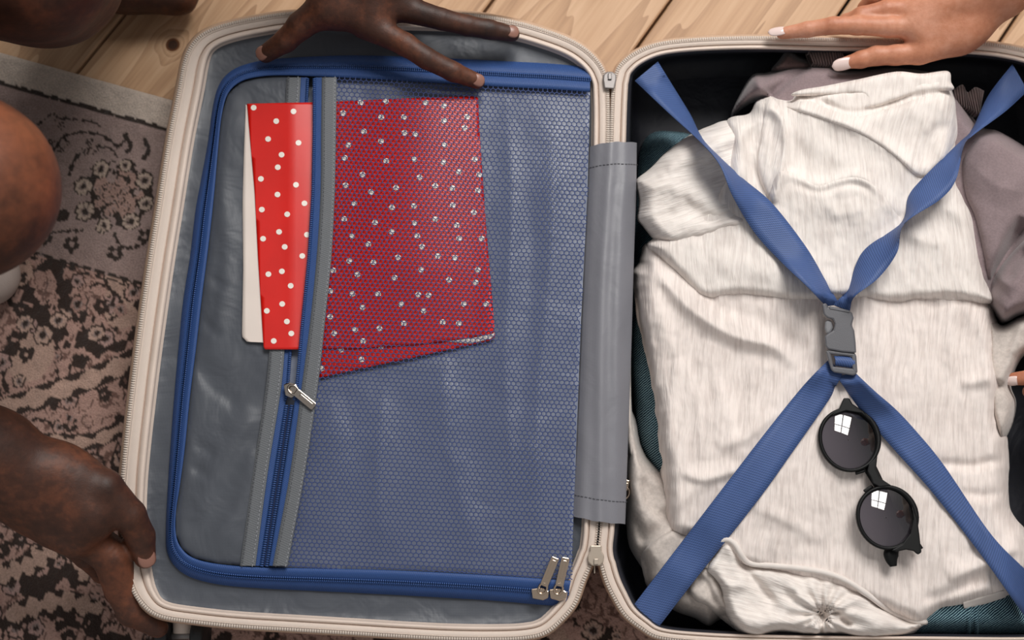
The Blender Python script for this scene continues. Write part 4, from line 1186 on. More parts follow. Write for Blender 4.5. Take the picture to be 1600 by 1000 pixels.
bk_ = prism('buckle', [(1284, 475), (1291, 473), (1294, 480), (1326, 487), (1331, 487), (1334, 497), (1331, 508), (1335, 517), (1337, 535), (1338, 552), (1316, 550), (1294, 546), (1290, 542), (1288, 525), (1294, 521), (1302, 516), (1304, 506), (1301, 499), (1293, 497), (1287, 492)], ZB + 0.002, ZB + 0.0125, M['buckle'], case, 0.0022, label='grey plastic side release buckle')
prism('release_prong', [(1289, 502), (1295, 499), (1301, 504), (1302, 513), (1298, 520), (1291, 523), (1288, 512)], ZB + 0.003, ZB + 0.0095, plain('light_buckle_plastic', '77777b', 0.4), bk_, 0.0018)
prism('socket_mouth', [(1296, 478), (1328, 485), (1328, 489), (1296, 483)], ZB + 0.0105, ZB + 0.0130, M['buckle'], bk_, 0.0006)
fr = [[(1290, 548), (1297, 548), (1304, 580), (1298, 578)], [(1330, 552), (1338, 554), (1340, 583), (1332, 581)], [(1292, 546), (1337, 552), (1338, 558), (1294, 553)], [(1297, 572), (1338, 577), (1339, 585), (1333, 587), (1303, 582), (1298, 578)]]
for q in fr:
    prism('ladder_bar', q, ZB + 0.003, ZB + 0.0110, M['buckle'], bk_, 0.0014)
ribbon('strap_turn', [(1303, 556), (1318, 556), (1334, 558)], [(1305, 571), (1318, 573), (1335, 576)], ZB + 0.0085, ZB + 0.0085, 0.001, M['strap'], bk_, n=14, uvw=0.012, crown=0.003)

# ------------------------------------------------------------------ sunglasses
gl_root = root('sunglasses', 'round black sunglasses with dark gradient lenses lying on white blouse', 'sunglasses', P(1355, 750, 0.14))
ZG = float(top(np.array([1300, 1326, 1360, 1384, 1400, 1420]), np.array([660, 688, 730, 810, 860, 800])).max()) + 0.007
def lens_mat():
    m = NT('smoked_lens')
    v = m.coord('UV')
    sep = m.n('ShaderNodeSeparateXYZ'); m.l(v, sep.inputs[0])
    m.set(Base_Color=m.ramp(sep.outputs[1], [(0.15, lin('575058')), (0.85, lin('08090d'))]), Roughness=0.03, Specular_IOR_Level=0.6, Alpha=m.ramp(sep.outputs[1], [(0.1, (.90, .90, .90, 1)), (0.9, (.985, .985, .985, 1))]), Coat_Weight=0.6, Coat_Roughness=0.02)
    return m.m
M['lens'] = lens_mat()
ZS = lambda u, v: ZG + 0.000045 * (np.asarray(v, float) - 720)        # leans back a little on its folded temples
AX = np.array([58.0, 122.0]) / np.hypot(58, 122)           # from the first lens to the second
UPG = np.array([AX[1], -AX[0]])                             # towards the brow
def lens_outline(c, k=1.0, n=48):
    a = np.linspace(0, 2 * math.pi, n, endpoint=False)
    x, y = np.cos(a), np.sin(a)
    rx = 48 * k; ry = 45 * k * (1 - 0.06 * np.clip(y, 0, 1))
    return np.array(c) + (rx * x)[:, None] * AX + (ry * y * (1 + 0.05 * y))[:, None] * UPG
for i, c in enumerate(((1325.5, 687.5), (1384.5, 809))):
    o = lens_outline(c, 1.0)
    path = P(o[:, 0], o[:, 1], ZS(o[:, 0], o[:, 1]))
    t, s, up = frame(path, True)
    prof = [(-.0013, .0012), (.0008, .0024), (.0018, .0008), (.0016, -.0018), (-.0013, -.0018)]
    gg = (1 + 1.1 * np.clip((o - np.array(c)) @ UPG / 46, 0, 1) ** 2)[:, None]
    sgn = 1 if np.mean(np.sum(s * (path - path.mean(0)), 1)) > 0 else -1
    loft('rim', [path + s * sgn * (a_ * gg if a_ > 0 else a_) + np.array([0, 0, b_]) for a_, b_ in prof], M['lens_rim'], gl_root, closed_v=True)
    rings, uvs = [], []
    for k in np.linspace(0.02, 0.985, 14):
        q = lens_outline(c, k)
        rings.append(P(q[:, 0], q[:, 1], ZS(q[:, 0], q[:, 1]) + 0.0054 * (1 - k * k) - 0.0002))
        rel = (q - np.array(c)) @ UPG / 100 + 0.5
        uvs.append(np.stack([rel, rel], -1))
    loft('lens', rings, M['lens'], gl_root, uv=np.concatenate(uvs), cap=False)
def G(c, ax, up):
    return tuple(np.array(c) + ax * AX + up * UPG)
mid_ = ((1325.5 + 1384.5) / 2, (687.5 + 809) / 2)
c1, c2 = (1325.5, 687.5), (1384.5, 809)
def gprism(name, poly, z0, z1, mat, parent, bev):
    p = np.array(poly)
    dz = ZS(p[:, 0], p[:, 1]) - ZG
    return prism(name, poly, z0 + dz, z1 + dz, mat, parent, bev)
gprism('bridge', [G(mid_, -26, 30), G(mid_, -16, 24), G(mid_, -8, 19), G(mid_, 8, 19), G(mid_, 16, 24), G(mid_, 26, 30), G(mid_, 20, 12), G(mid_, 11, 5), G(mid_, 0, 6), G(mid_, -11, 5), G(mid_, -20, 12)], ZG - 0.0016, ZG + 0.0030, M['lens_rim'], gl_root, 0.001)
gprism('nose_pad', [G(mid_, -19, -12), G(mid_, -13, -14), G(mid_, -11, 2), G(mid_, -16, 4)], ZG - 0.005, ZG - 0.001, M['lens_rim'], gl_root, 0.001)
gprism('nose_pad', [G(mid_, 19, -12), G(mid_, 13, -14), G(mid_, 11, 2), G(mid_, 16, 4)], ZG - 0.005, ZG - 0.001, M['lens_rim'], gl_root, 0.001)
gprism('end_piece', [(1298, 650), (1311, 638), (1318, 622), (1327, 622), (1332, 631), (1350, 643), (1362, 660), (1346, 646), (1322, 642)], ZG - 0.0020, ZG + 0.0030, M['lens_rim'], gl_root, 0.001)
gprism('end_piece', [(1424, 788), (1433, 808), (1436, 830), (1438, 848), (1440, 863), (1434, 867), (1427, 861), (1416, 859), (1400, 862), (1392, 860), (1410, 850), (1422, 834), (1427, 812)], ZG - 0.0020, ZG + 0.0030, M['lens_rim'], gl_root, 0.001)
def temple(pts, z, r):
    q = cr(pts, 10)
    rr = np.interp(np.linspace(0, 1, len(q)), np.linspace(0, 1, len(r)), r)
    tube('temple', P(q[:, 0], q[:, 1], z + ZS(0, q[:, 1]) - ZG), rr, M['lens_rim'], gl_root, n=10, flat=0.45)
temple([G(c1, -55, 26), G(c1, -20, 22), G(c1, 40, 18), G(c2, -20, 14), G(c2, 30, 0), G(c2, 56, -18), (1396, 885)], ZG - 0.0056, [0.0030, 0.0026, 0.0026, 0.0030, 0.0052, 0.0066, 0.0030])
temple([G(c2, 68, 27), G(c2, 20, 20), G(c2, -40, 10), G(c1, 30, 4), G(c1, -10, 0), (1294, 662), (1277, 648)], ZG - 0.0092, [0.0030, 0.0026, 0.0026, 0.0030, 0.0050, 0.0062, 0.0036])
# ------------------------------------------------------------------ people: one signed-distance body each, meshed with surface nets
CORN = np.array([(0, 0, 0), (1, 0, 0), (0, 1, 0), (1, 1, 0), (0, 0, 1), (1, 0, 1), (0, 1, 1), (1, 1, 1)])
EDG = [(0, 1), (2, 3), (4, 5), (6, 7), (0, 2), (1, 3), (4, 6), (5, 7), (0, 4), (1, 5), (2, 6), (3, 7)]
def surface_net(F, org, h):
    S_ = F < 0
    n = np.array(F.shape) - 1
    sl = lambda c: tuple(slice(k, k + m) for k, m in zip(c, n))
    tot = sum(S_[sl(c)].astype(np.int8) for c in CORN)
    act = (tot > 0) & (tot < 8)
    ijk = np.argwhere(act)
    vals = np.stack([F[tuple((ijk + c).T)] for c in CORN], 1)
    acc = np.zeros((len(ijk), 3)); cnt = np.zeros(len(ijk))
    for a, b in EDG:
        fa, fb = vals[:, a], vals[:, b]
        m = (fa < 0) != (fb < 0)
        t = np.where(m, fa / np.where(m, fa - fb, 1), 0)[:, None]
        acc += np.where(m[:, None], CORN[a] + t * (CORN[b] - CORN[a]), 0)
        cnt += m
    V = (ijk + acc / cnt[:, None]) * h + org
    idm = np.full(act.shape, -1, np.int64)
    idm[act] = np.arange(len(ijk))
    Q = []
    for ax in range(3):
        o = [k for k in range(3) if k != ax]
        m = np.take(S_, range(0, S_.shape[ax] - 1), ax) != np.take(S_, range(1, S_.shape[ax]), ax)
        e = np.argwhere(m)
        e = e[(e[:, o[0]] > 0) & (e[:, o[1]] > 0) & (e[:, o[0]] < n[o[0]]) & (e[:, o[1]] < n[o[1]])]
        u, w = np.eye(3, dtype=int)[o[0]], np.eye(3, dtype=int)[o[1]]
        q = np.stack([idm[tuple((e - d).T)] for d in (u + w, w, 0 * u, u)], 1)
        flip = S_[tuple(e.T)] ^ (ax == 1)
        q[~flip] = q[~flip][:, ::-1]
        Q.append(q)
    Q = np.vstack(Q)
    return V, Q[(Q >= 0).all(1)]
class Field:
    def __init__(self, lo, hi, h):
        self.h, self.org = h, np.array(lo, float)
        self.n = np.ceil((np.array(hi) - np.array(lo)) / h).astype(int) + 1
        self.F = np.full(self.n, 0.05, np.float32)
    def box(self, lo, hi):
        a = np.clip(((np.array(lo) - self.org) / self.h).astype(int), 0, self.n)
        b = np.clip(((np.array(hi) - self.org) / self.h).astype(int) + 2, 0, self.n)
        s = tuple(slice(x, y) for x, y in zip(a, b))
        g = np.meshgrid(*[self.org[k] + self.h * np.arange(a[k], b[k]) for k in range(3)], indexing='ij', sparse=True)
        return s, g
    def smin(self, s, d, k):
        f = self.F[s]
        m = np.minimum(f, d)
        if k > 0:
            q = np.clip(k - np.abs(f - d), 0, None) / k
            m = m - q * q * k * 0.25
        self.F[s] = m
    def cone(self, a, b, ra, rb, k, target=None, squash=None):
        a, b = np.array(a, float), np.array(b, float)
        mar = max(ra, rb) + max(k, 0.004) + 3 * self.h
        lo, hi = np.minimum(a, b) - mar, np.maximum(a, b) + mar
        s, (x, y, z) = self.box(lo, hi)
        if 0 in self.F[s].shape:
            return
        d = b - a
        t = np.clip(((x - a[0]) * d[0] + (y - a[1]) * d[1] + (z - a[2]) * d[2]) / (d @ d + 1e-12), 0, 1)
        dd = np.sqrt((x - a[0] - t * d[0]) ** 2 + (y - a[1] - t * d[1]) ** 2 + (z - a[2] - t * d[2]) ** 2) - (ra + t * (rb - ra))
        (target or self).smin(s, dd.astype(np.float32), k)
    def ell(self, c, r, k):
        c, r = np.array(c, float), np.array(r, float)
        mar = r.max() + k + 3 * self.h
        s, (x, y, z) = self.box(c - mar, c + mar)
        if 0 in self.F[s].shape:
            return
        q = np.sqrt(((x - c[0]) / r[0]) ** 2 + ((y - c[1]) / r[1]) ** 2 + ((z - c[2]) / r[2]) ** 2)
        self.smin(s, ((q - 1) * r.min()).astype(np.float32), k)
    def chain(self, pts, k_in, k_out):
        """a finger or limb of its own (joints x, y, z, radius), merged into the field with k_out"""
        pts = np.array(pts, float)
        sub = Field.__new__(Field)
        sub.h, sub.org, sub.n = self.h, self.org, self.n
        sub.F = np.full(self.n, 0.05, np.float32)
        for a, b in zip(pts[:-1], pts[1:]):
            sub.cone(a[:3], b[:3], a[3], b[3], k_in)
        m = pts[:, 3].max() + 0.012 + 3 * self.h
        s, _ = self.box(pts[:, :3].min(0) - m, pts[:, :3].max(0) + m)
        self.smin(s, sub.F[s], k_out)
    def crease(self, c, axis, r, w, depth):
        """a shallow wrinkle ring round a joint"""
        c, axis = np.array(c, float), np.array(axis, float)
        axis = axis / np.linalg.norm(axis)
        s, (x, y, z) = self.box(c - r * 1.6, c + r * 1.6)
        if 0 in self.F[s].shape:
            return
        u = (x - c[0]) * axis[0] + (y - c[1]) * axis[1] + (z - c[2]) * axis[2]
        dd = np.sqrt((x - c[0]) ** 2 + (y - c[1]) ** 2 + (z - c[2]) ** 2)
        self.F[s] = self.F[s] + (depth * np.exp(-(u / w) ** 2) * (dd < r * 1.5)).astype(np.float32)
    def mesh(self, it=3):
        V, Q = surface_net(self.F, self.org, self.h)
        e = np.vstack([Q[:, [0, 1]], Q[:, [1, 2]], Q[:, [2, 3]], Q[:, [3, 0]]])
        for _ in range(it):
            acc = np.zeros_like(V); c = np.zeros(len(V))
            for k in range(3):
                acc[:, k] = np.bincount(e[:, 0], V[e[:, 1], k], len(V)) + np.bincount(e[:, 1], V[e[:, 0], k], len(V))
            c = np.bincount(e[:, 0], minlength=len(V)) + np.bincount(e[:, 1], minlength=len(V))
            V = V * 0.5 + 0.5 * acc / np.maximum(c, 1)[:, None]
        return V, Q
def J(u, v, z, r):
    return np.append(P(u, v, z), r / 1000.0)

def hand(palm, fingers, h, kp=0.014, kf=0.0045, creases=()):
    allp = np.vstack([np.array(c) for c in palm + fingers])
    lo, hi = allp[:, :3].min(0) - 0.045, allp[:, :3].max(0) + 0.045
    f = Field(lo, hi, h)
    for c in palm:
        for a, b in zip(c[:-1], c[1:]):
            f.cone(a[:3], b[:3], a[3], b[3], kp)
    for c in fingers:
        f.chain(c, 0.003, kf)
    for c, ax, r, w, dp in creases:
        f.crease(c, ax, r, w, dp)
    return f.mesh(3)

def nail(c, tdir, nrm, L, w, mat, parent, curve=0.28, pts=11, label=None, th=0.0009):
    """fingernail: a curved plate with rounded ends"""
    t = np.array(tdir, float); t /= np.linalg.norm(t)
    n = np.array(nrm, float); n -= t * (n @ t); n /= np.linalg.norm(n)
    b = np.cross(n, t)
    V = []
    for i in np.linspace(-1, 1, pts):
        half_ = math.sqrt(max(0.0, 1 - abs(i) ** 2.6)) * (w / 2) + 1e-5
        for j in np.linspace(-1, 1, 9):
            V.append(np.array(c) + t * i * L / 2 + b * j * half_ - n * (curve * (j * half_) ** 2 / (w / 2) + 0.0012 * i * i))
    idx = np.arange(pts * 9).reshape(pts, 9)
    F = np.stack([idx[:-1, :-1], idx[:-1, 1:], idx[1:, 1:], idx[1:, :-1]], -1).reshape(-1, 4)
    o = obj('fingernail', V, F, mat, parent, label=label)
    m = o.modifiers.new('thickness', 'SOLIDIFY'); m.thickness = th; m.offset = 0
    return o

def build_person(name, label, parts, mat, dark=()):
    """several closed shells that overlap inside the forearm become the one body mesh; dark = tone spots: knuckle pigment, painted highlights and shade"""
    Vs, Fs, k = [], [], 0
    for V, Q in parts:
        Vs.append(V); Fs.append(Q + k); k += len(V)
    V = np.vstack(Vs)
    o = obj(name, V, np.vstack(Fs), mat)
    tone = np.full(len(V), 0.5)
    for c, r, a in dark:
        tone += a * np.exp(-(np.linalg.norm(V - np.array(c), axis=1) / r) ** 2)
    at = o.data.attributes.new('tone', 'FLOAT', 'POINT')
    at.data.foreach_set('value', np.clip(tone, 0, 1.2).astype(np.float32))
    tag(o, label, 'person')
    return o

def torso_head(f, hip, chest, neck, head, sh_l, sh_r, face):
    f.cone(hip, chest, 0.115, 0.130, 0.05)
    f.cone(sh_l, sh_r, 0.060, 0.060, 0.05)
    f.cone(chest, neck, 0.09, 0.052, 0.05)
    f.cone(neck, head, 0.050, 0.055, 0.03)
    f.ell(head, (0.085, 0.078, 0.112), 0.02)
    fc = np.array(face, float); fc[2] = 0; fc /= np.linalg.norm(fc)
    sd = np.array([-fc[1], fc[0], 0])
    hd = np.array(head, float)
    f.cone(hd + fc * 0.045 - [0, 0, 0.06], hd + fc * 0.062 - [0, 0, 0.075], 0.04, 0.032, 0.02)      # jaw
    f.cone(hd + fc * 0.080 + [0, 0, 0.012], hd + fc * 0.102 - [0, 0, 0.024], 0.009, 0.013, 0.012)    # nose
    f.cone(hd + fc * 0.088 + sd * 0.016 - [0, 0, 0.055], hd + fc * 0.088 - sd * 0.016 - [0, 0, 0.055], 0.008, 0.008, 0.008)  # mouth
    for s in (-1, 1):
        f.ell(hd + sd * s * 0.08 - [0, 0, 0.008], (0.016, 0.016, 0.030), 0.006)                     # ears
    return fc, sd, hd

def head_details(p, fc, sd, hd, hair_mat, big):
    for s in (-1, 1):
        for nm, dd, rr, mm in (('eye', 0.070, 0.0115, plain('eye_white', 'd8d2ca', 0.25)), ('iris', 0.0768, 0.0060, plain('dark_iris', '20140d', 0.2))):
            c = hd + fc * dd + sd * s * 0.030 + np.array([0, 0, 0.012])
            ang = np.linspace(0, math.pi, 7)
            V = [c + rr * (math.sin(a) * (math.cos(b) * sd + math.sin(b) * np.array([0, 0, 1.0])) + math.cos(a) * fc) for a in ang for b in np.linspace(0, 2 * math.pi, 10, endpoint=False)]
            idx = np.arange(70).reshape(7, 10)
            F = [(idx[i, j], idx[i + 1, j], idx[i + 1, (j + 1) % 10], idx[i, (j + 1) % 10]) for i in range(6) for j in range(10)]
            obj(nm, V, F, mm, p)
    f = Field(hd - 0.2, hd + 0.2, 0.006)
    f.ell(hd + np.array([0, 0, 0.022]) - fc * 0.016, (0.092, 0.088, 0.104), 0.01)
    if big:
        f.cone(hd - fc * 0.06 + [0, 0, 0.02], hd - fc * 0.08 - [0, 0, 0.15], 0.07, 0.05, 0.03)
    s, (x, y, z) = f.box(hd - 0.2, hd + 0.2)
    cut = (fc[0] * (x - hd[0]) + fc[1] * (y - hd[1])) - 0.035 - 0.9 * np.clip(z - hd[2] - 0.045, 0, 1)
    f.F[s] = np.maximum(f.F[s], (cut * 0.7).astype(np.float32))
    V, Q = f.mesh(2)
    V = V + 0.0015 * vnoise(V[:, 0] * 1000 + 900, V[:, 1] * 1000 + 900 + V[:, 2] * 700, 12, 3, 2)[:, None]
    obj('hair', V, Q, hair_mat, p)

# ---- the man: squats to the left of the case
KR, KL = P(-66, 292, 0.36), P(34, -70, 0.30)
TOE = P(-20, 430, 0.04)
AR, AL = TOE + np.array([-0.115, 0.02, 0]), P(205, 8, 0.07) + np.array([-0.05, 0.05, 0])
AR[2] = AL[2] = 0.075
HIP = np.array([-0.88, 0.28, 0.20])
CH, NK = np.array([-0.64, 0.36, 0.54]), np.array([-0.51, 0.38, 0.70])
HD = np.array([-0.41, 0.38, 0.80])
SL, SR = np.array([-0.48, 0.56, 0.60]), np.array([-0.60, 0.16, 0.60])
# left hand flat on the upper rim
mid_f = [J(612, 8, .150, 13.5), J(690, 30, .148, 10.0), J(730, 40, .142, 9.4), J(764, 46, .137, 9.0), J(800, 53, .131, 7.4)]
idx_f = [J(572, 38, .152, 13.5), J(634, 70, .152, 10.5), J(666, 91, .148, 10.0), J(708, 112, .140, 9.2), J(746, 127, .130, 7.2)]
thm = [J(505, 15, .160, 16), J(470, 40, .150, 12.5), J(446, 64, .140, 10.5), J(415, 84, .126, 8.6)]
rng_f = [J(640, -28, .150, 12.5), J(716, -24, .146, 9.4), J(770, -22, .140, 8.6), J(815, -20, .132, 7.0)]
pky = [J(625, -70, .148, 11), J(690, -78, .144, 8.2), J(730, -82, .138, 7.5), J(765, -84, .133, 6.2)]
WL = (520, -175, .215)
palmL = [[J(*WL, 27), J(590, 28, .152, 15)], [J(WL[0] + 10, WL[1], WL[2], 26), J(625, 0, .152, 15)], [J(*WL, 25), J(640, -30, .152, 14)], [J(WL[0] + 14, WL[1] - 10, WL[2], 24), J(628, -66, .150, 13)],
         [J(*WL, 25), J(520, 10, .158, 18), J(575, 30, .152, 14)], [J(*WL, 26), J(470, -330, .34, 30)]]
cr_L = []
for f_ in (mid_f, idx_f):
    ax = f_[2][:3] - f_[1][:3]
    for o_ in (-0.003, 0.0, 0.0032):
        cr_L.append((f_[1 if f_ is mid_f else 2][:3] + ax / np.linalg.norm(ax) * o_, ax, 0.012, 0.0008, 0.00045))
    ax = f_[3][:3] - f_[2][:3]
    cr_L.append((f_[3][:3], ax, 0.011, 0.0008, 0.0004))
hL = hand(palmL, [mid_f, idx_f, rng_f, pky, thm], 0.0013, kp=0.016, kf=0.006, creases=cr_L)
# right hand: thumb over the rim, fingers hooked under the shell
thR = [J(95, 735, .165, 17), J(163, 762, .162, 15.5), J(203, 805, .147, 13.4), J(219, 838, .131, 12.6), J(227, 872, .123, 9.2)]
ixR = [J(112, 822, .143, 17), J(174, 868, .124, 16.5), J(189, 914, .108, 15.2), J(207, 955, .099, 13.4), J(247, 981, .090, 9.0)]
mdR = [J(112, 832, .132, 15), J(176, 862, .106, 13), J(182, 925, .072, 10.5), J(222, 940, .058, 8.5)]
rgR = [J(88, 826, .130, 14), J(136, 868, .092, 11.5), J(160, 895, .060, 9.5), J(200, 905, .048, 8)]
pkR = [J(60, 806, .125, 12), J(105, 840, .090, 9.5), J(135, 862, .060, 8.5), J(170, 870, .050, 7)]
WR = (-20, 712, .185)
palmR = [[J(*WR, 33), J(120, 745, .165, 19)], [J(*WR, 32), J(128, 800, .154, 20), J(120, 840, .148, 17)], [J(*WR, 32), J(80, 820, .148, 18)], [J(*WR, 31), J(45, 800, .142, 17)], [J(95, 735, .165, 20), J(150, 800, .155, 19)],
         [J(*WR, 33), J(-190, 640, .26, 38)]]
cr_R = []
for f_, ks in ((thR, (3,)), (ixR, (1, 2))):
    for k in ks:
        ax = f_[k][:3] - f_[k - 1][:3]
        for o_ in (-0.004, 0.0, 0.004):
            cr_R.append((f_[k][:3] + ax / np.linalg.norm(ax) * o_, ax, 0.018, 0.0009, 0.0005))
hR = hand(palmR, [thR, ixR, mdR, rgR, pkR], 0.0015, kp=0.018, kf=0.006, creases=cr_R)
EL, ER = np.array([-0.23, 0.62, 0.42]), np.array([-0.72, -0.10, 0.36])
wl3, wr3 = P(470, -330, .34), P(-190, 640, .26)
f = Field((-1.18, -0.25, 0.0), (0.05, 0.85, 1.02), 0.0065)
fcM, sdM, hdM = torso_head(f, HIP, CH, NK, HD, SL, SR, (1, -0.25, 0))
for K, A_k, s in ((KR, AR, -1), (KL, AL, 1)):
    hp = HIP + np.array([0.02, s * 0.10, 0])
    f.chain([np.append(hp, 0.088), np.append(hp + (K - hp) * 0.55, 0.078), np.append(K, 0.062)], 0.03, 0.05)
    f.chain([np.append(K + [0.006, 0, 0.004], 0.058), np.append(K + (A_k - K) * 0.3 + [0.0, -0.01, 0], 0.064), np.append(A_k, 0.034)], 0.02, 0.03)
    f.chain([np.append(A_k - [0.035, 0, 0.03], 0.034), np.append(A_k + [0.03, -0.01, -0.031], 0.030), np.append(A_k + [0.085, -0.02, -0.045], 0.022)], 0.02, 0.02)
f.chain([np.append(SL, 0.056), np.append(EL, 0.043)], 0.02, 0.04)
f.chain([np.append(EL, 0.043), np.append(EL + (wl3 - EL) * 0.4, 0.042), np.append(wl3, 0.031)], 0.02, 0.02)
f.chain([np.append(SR, 0.056), np.append(ER, 0.044)], 0.02, 0.04)
f.chain([np.append(ER, 0.044), np.append(ER + (wr3 - ER) * 0.4, 0.044), np.append(wr3, 0.0375)], 0.02, 0.02)
tonesM = [(mid_f[1][:3] + [0, 0, .008], 0.016, -0.22), (mid_f[3][:3] + [0, 0, .008], 0.013, -0.2), (idx_f[2][:3] + [0, 0, .008], 0.014, -0.2), (thR[3][:3] + [0, 0, .01], 0.016, -0.15), (mid_f[4][:3], 0.014, 0.12), (idx_f[4][:3], 0.014, 0.16),
         (ixR[1][:3], 0.03, 0.10), (ixR[2][:3] + [0.01, 0, 0], 0.03, 0.16), (KR + [0.03, 0.03, 0.04], 0.08, 0.42), (KR + [0.0, -0.06, 0.0], 0.06, -0.05)]  # highlights painted on index finger and knee top, shade on the knee's lower side
man = build_person('person', 'dark skinned person squatting at left, holding the suitcase rim with both hands', [f.mesh(5), hL, hR], M['man'], tonesM)
def nail_on(chain, nrm, L, w, mat, parent, back=0.0, **kw):
    a, b = chain[-2], chain[-1]
    t = (b[:3] - a[:3]) / np.linalg.norm(b[:3] - a[:3])
    n = np.array(nrm, float); n -= t * (n @ t); n /= np.linalg.norm(n)
    nail(b[:3] + t * (b[3] * 0.15 - back) + n * b[3] * 0.98, t, n, L, w, mat, parent, **kw)
nail_on(mid_f, (0.45, -0.1, 1), 0.0120, 0.0118, M['man_nail'], man, back=0.002)
nail_on(idx_f, (0.4, -0.3, 1), 0.0120, 0.0115, M['man_nail'], man, back=0.002)
nail_on(thm, (-0.5, -0.4, 0.9), 0.0130, 0.0128, M['man_nail'], man, back=0.002)
nail_on(thR, (0.55, -0.35, 0.8), 0.0160, 0.0150, M['man_nail'], man, back=0.003)
f = Field((-1.2, -0.12, 0.02), (-0.55, 0.62, 0.80), 0.008)
f.cone(HIP + [0, 0, 0.02], CH, 0.13, 0.146, 0.05); f.cone(SL, SR, 0.075, 0.075, 0.06); f.cone(CH, NK - [0.02, 0, 0.05], 0.11, 0.07, 0.04)
f.cone(SL, SL + (EL - SL) * 0.55, 0.072, 0.066, 0.03); f.cone(SR, SR + (ER - SR) * 0.55, 0.072, 0.066, 0.03)
V, Q = f.mesh(3)
obj('t_shirt_sleeved', V, Q, jersey_mat('charcoal_jersey', '3b3b40'), man)
f = Field((-1.15, -0.05, 0.02), (-0.4, 0.55, 0.45), 0.008)
for K, s in ((KR, -1), (KL, 1)):
    hp = HIP + np.array([0.02, s * 0.10, 0])
    f.cone(hp, hp + (K - hp) * 0.62, 0.108, 0.088, 0.05)
f.cone(HIP + [0, -0.08, -0.02], HIP + [0, 0.08, -0.02], 0.125, 0.125, 0.05)
V, Q = f.mesh(3)
obj('shorts', V, Q, jersey_mat('dark_shorts', '2c2f38'), man)
head_details(man, fcM, sdM, hdM, plain('black_hair', '14100e', 0.8, 0, 0.6, 200), False)
# pale sock on the near foot, its toe showing below the knee
f = Field(TOE - [0.28, 0.12, 0.04], TOE + [0.08, 0.16, 0.20], 0.004)
f.cone(AR + [-0.036, 0.006, -0.021], AR + [0.015, 0, -0.020], 0.041, 0.042, 0.01)
f.cone(AR + [0.015, 0, -0.022], TOE + [0, 0, 0.003], 0.042, 0.032, 0.02)
f.cone(AR + [0, 0, 0.0], AR + (KR - AR) * 0.30, 0.041, 0.047, 0.02)
V, Q = f.mesh(3)
obj('sock', V, Q, plain('pale_sock', 'b7a9a2', 0.9, 0, 0.3, 500), man, label='pale grey sock')

# ---- the woman: kneels to the right of the case
ixW = [J(1425, 42, .140, 11.5), J(1389, 42, .141, 9.6), J(1340, 40, .141, 8.6), J(1302, 40, .139, 8.2), J(1262, 46, .133, 7.4), J(1222, 52, .127, 5.6)]
mdW = [J(1430, 14, .142, 11), J(1385, 15, .142, 8.8), J(1346, 24, .138, 8.0), J(1322, 34, .126, 7.2), J(1312, 40, .118, 5.8)]
rnW = [J(1440, -12, .140, 10.5), J(1400, -16, .140, 8.4), J(1366, -4, .130, 7.8), J(1350, 12, .118, 6.6)]
pkW = [J(1455, -36, .136, 9.5), J(1425, -48, .134, 7.4), J(1385, -54, .128, 6.6), J(1355, -52, .120, 5.8)]
thW = [J(1490, 62, .138, 14.5), J(1436, 83, .133, 10.6), J(1400, 86, .130, 9.4), J(1369, 87, .127, 9.2), J(1345, 93, .124, 8.0), J(1322, 98, .122, 6.0)]
WW = (1572, -30, .165)
palmW = [[J(*WW, 22), J(1425, 38, .141, 12)], [J(*WW, 22), J(1428, 14, .143, 12)], [J(*WW, 21), J(1440, -12, .141, 11.5)], [J(*WW, 20), J(1455, -34, .137, 10.5)], [J(1560, 0, .155, 19), J(1500, 56, .139, 15), J(1445, 78, .135, 11)], [J(1520, 40, .142, 15), J(1440, 50, .139, 12)],
         [J(*WW, 23), J(1680, -190, .26, 27)]]
cr_W = []
for f_, ks in ((ixW, (3, 4)), (thW, (3,))):
    for k in ks:
        ax = f_[k][:3] - f_[k - 1][:3]
        for o_ in (-0.0026, 0.0, 0.0026):
            cr_W.append((f_[k][:3] + ax / np.linalg.norm(ax) * o_, ax, 0.011, 0.0007, 0.00035))
hW = hand(palmW, [ixW, mdW, rnW, pkW, thW], 0.0012, kp=0.014, kf=0.004, creases=cr_W)
# the other hand only reaches the frame with its fingertips
ix2 = [J(1690, 600, .140, 10), J(1650, 592, .126, 8.2), J(1618, 589, .114, 7.6), J(1585, 592, .106, 6.2)]
md2 = [J(1695, 620, .138, 10), J(1660, 618, .118, 8.2), J(1630, 614, .100, 7.6), J(1608, 612, .092, 6.2)]
rn2 = [J(1698, 642, .134, 9.5), J(1668, 642, .112, 7.8), J(1642, 640, .094, 7.2), J(1622, 638, .086, 6.0)]
pk2 = [J(1705, 664, .130, 8.5), J(1680, 666, .110, 7.0), J(1660, 664, .096, 6.4), J(1645, 662, .090, 5.4)]
th2 = [J(1740, 590, .140, 13), J(1700, 562, .130, 10), J(1668, 556, .118, 8.8), J(1642, 560, .108, 6.4)]
W2 = (1830, 640, .17)
palm2 = [[J(*W2, 21), J(1690, 600, .141, 11)], [J(*W2, 21), J(1695, 620, .140, 11)], [J(*W2, 20), J(1698, 642, .136, 11)], [J(*W2, 19), J(1708, 662, .132, 10)], [J(*W2, 20), J(1750, 596, .142, 14)], [J(*W2, 22), J(1960, 660, .24, 27)]]
h2 = hand(palm2, [ix2, md2, rn2, pk2, th2], 0.0016, kp=0.014, kf=0.004)
HIPW = np.array([1.10, 0.02, 0.24]); CHW = np.array([1.04, 0.05, 0.56]); NKW = np.array([1.0, 0.05, 0.74]); HDW = np.array([0.96, 0.05, 0.86])
SRW, SLW = np.array([1.0, 0.21, 0.63]), np.array([1.0, -0.11, 0.63])
ww3, w23 = P(1680, -190, .26), P(1960, 660, .24)
ERW, ELW = np.array([0.80, 0.44, 0.40]), np.array([0.93, -0.22, 0.37])
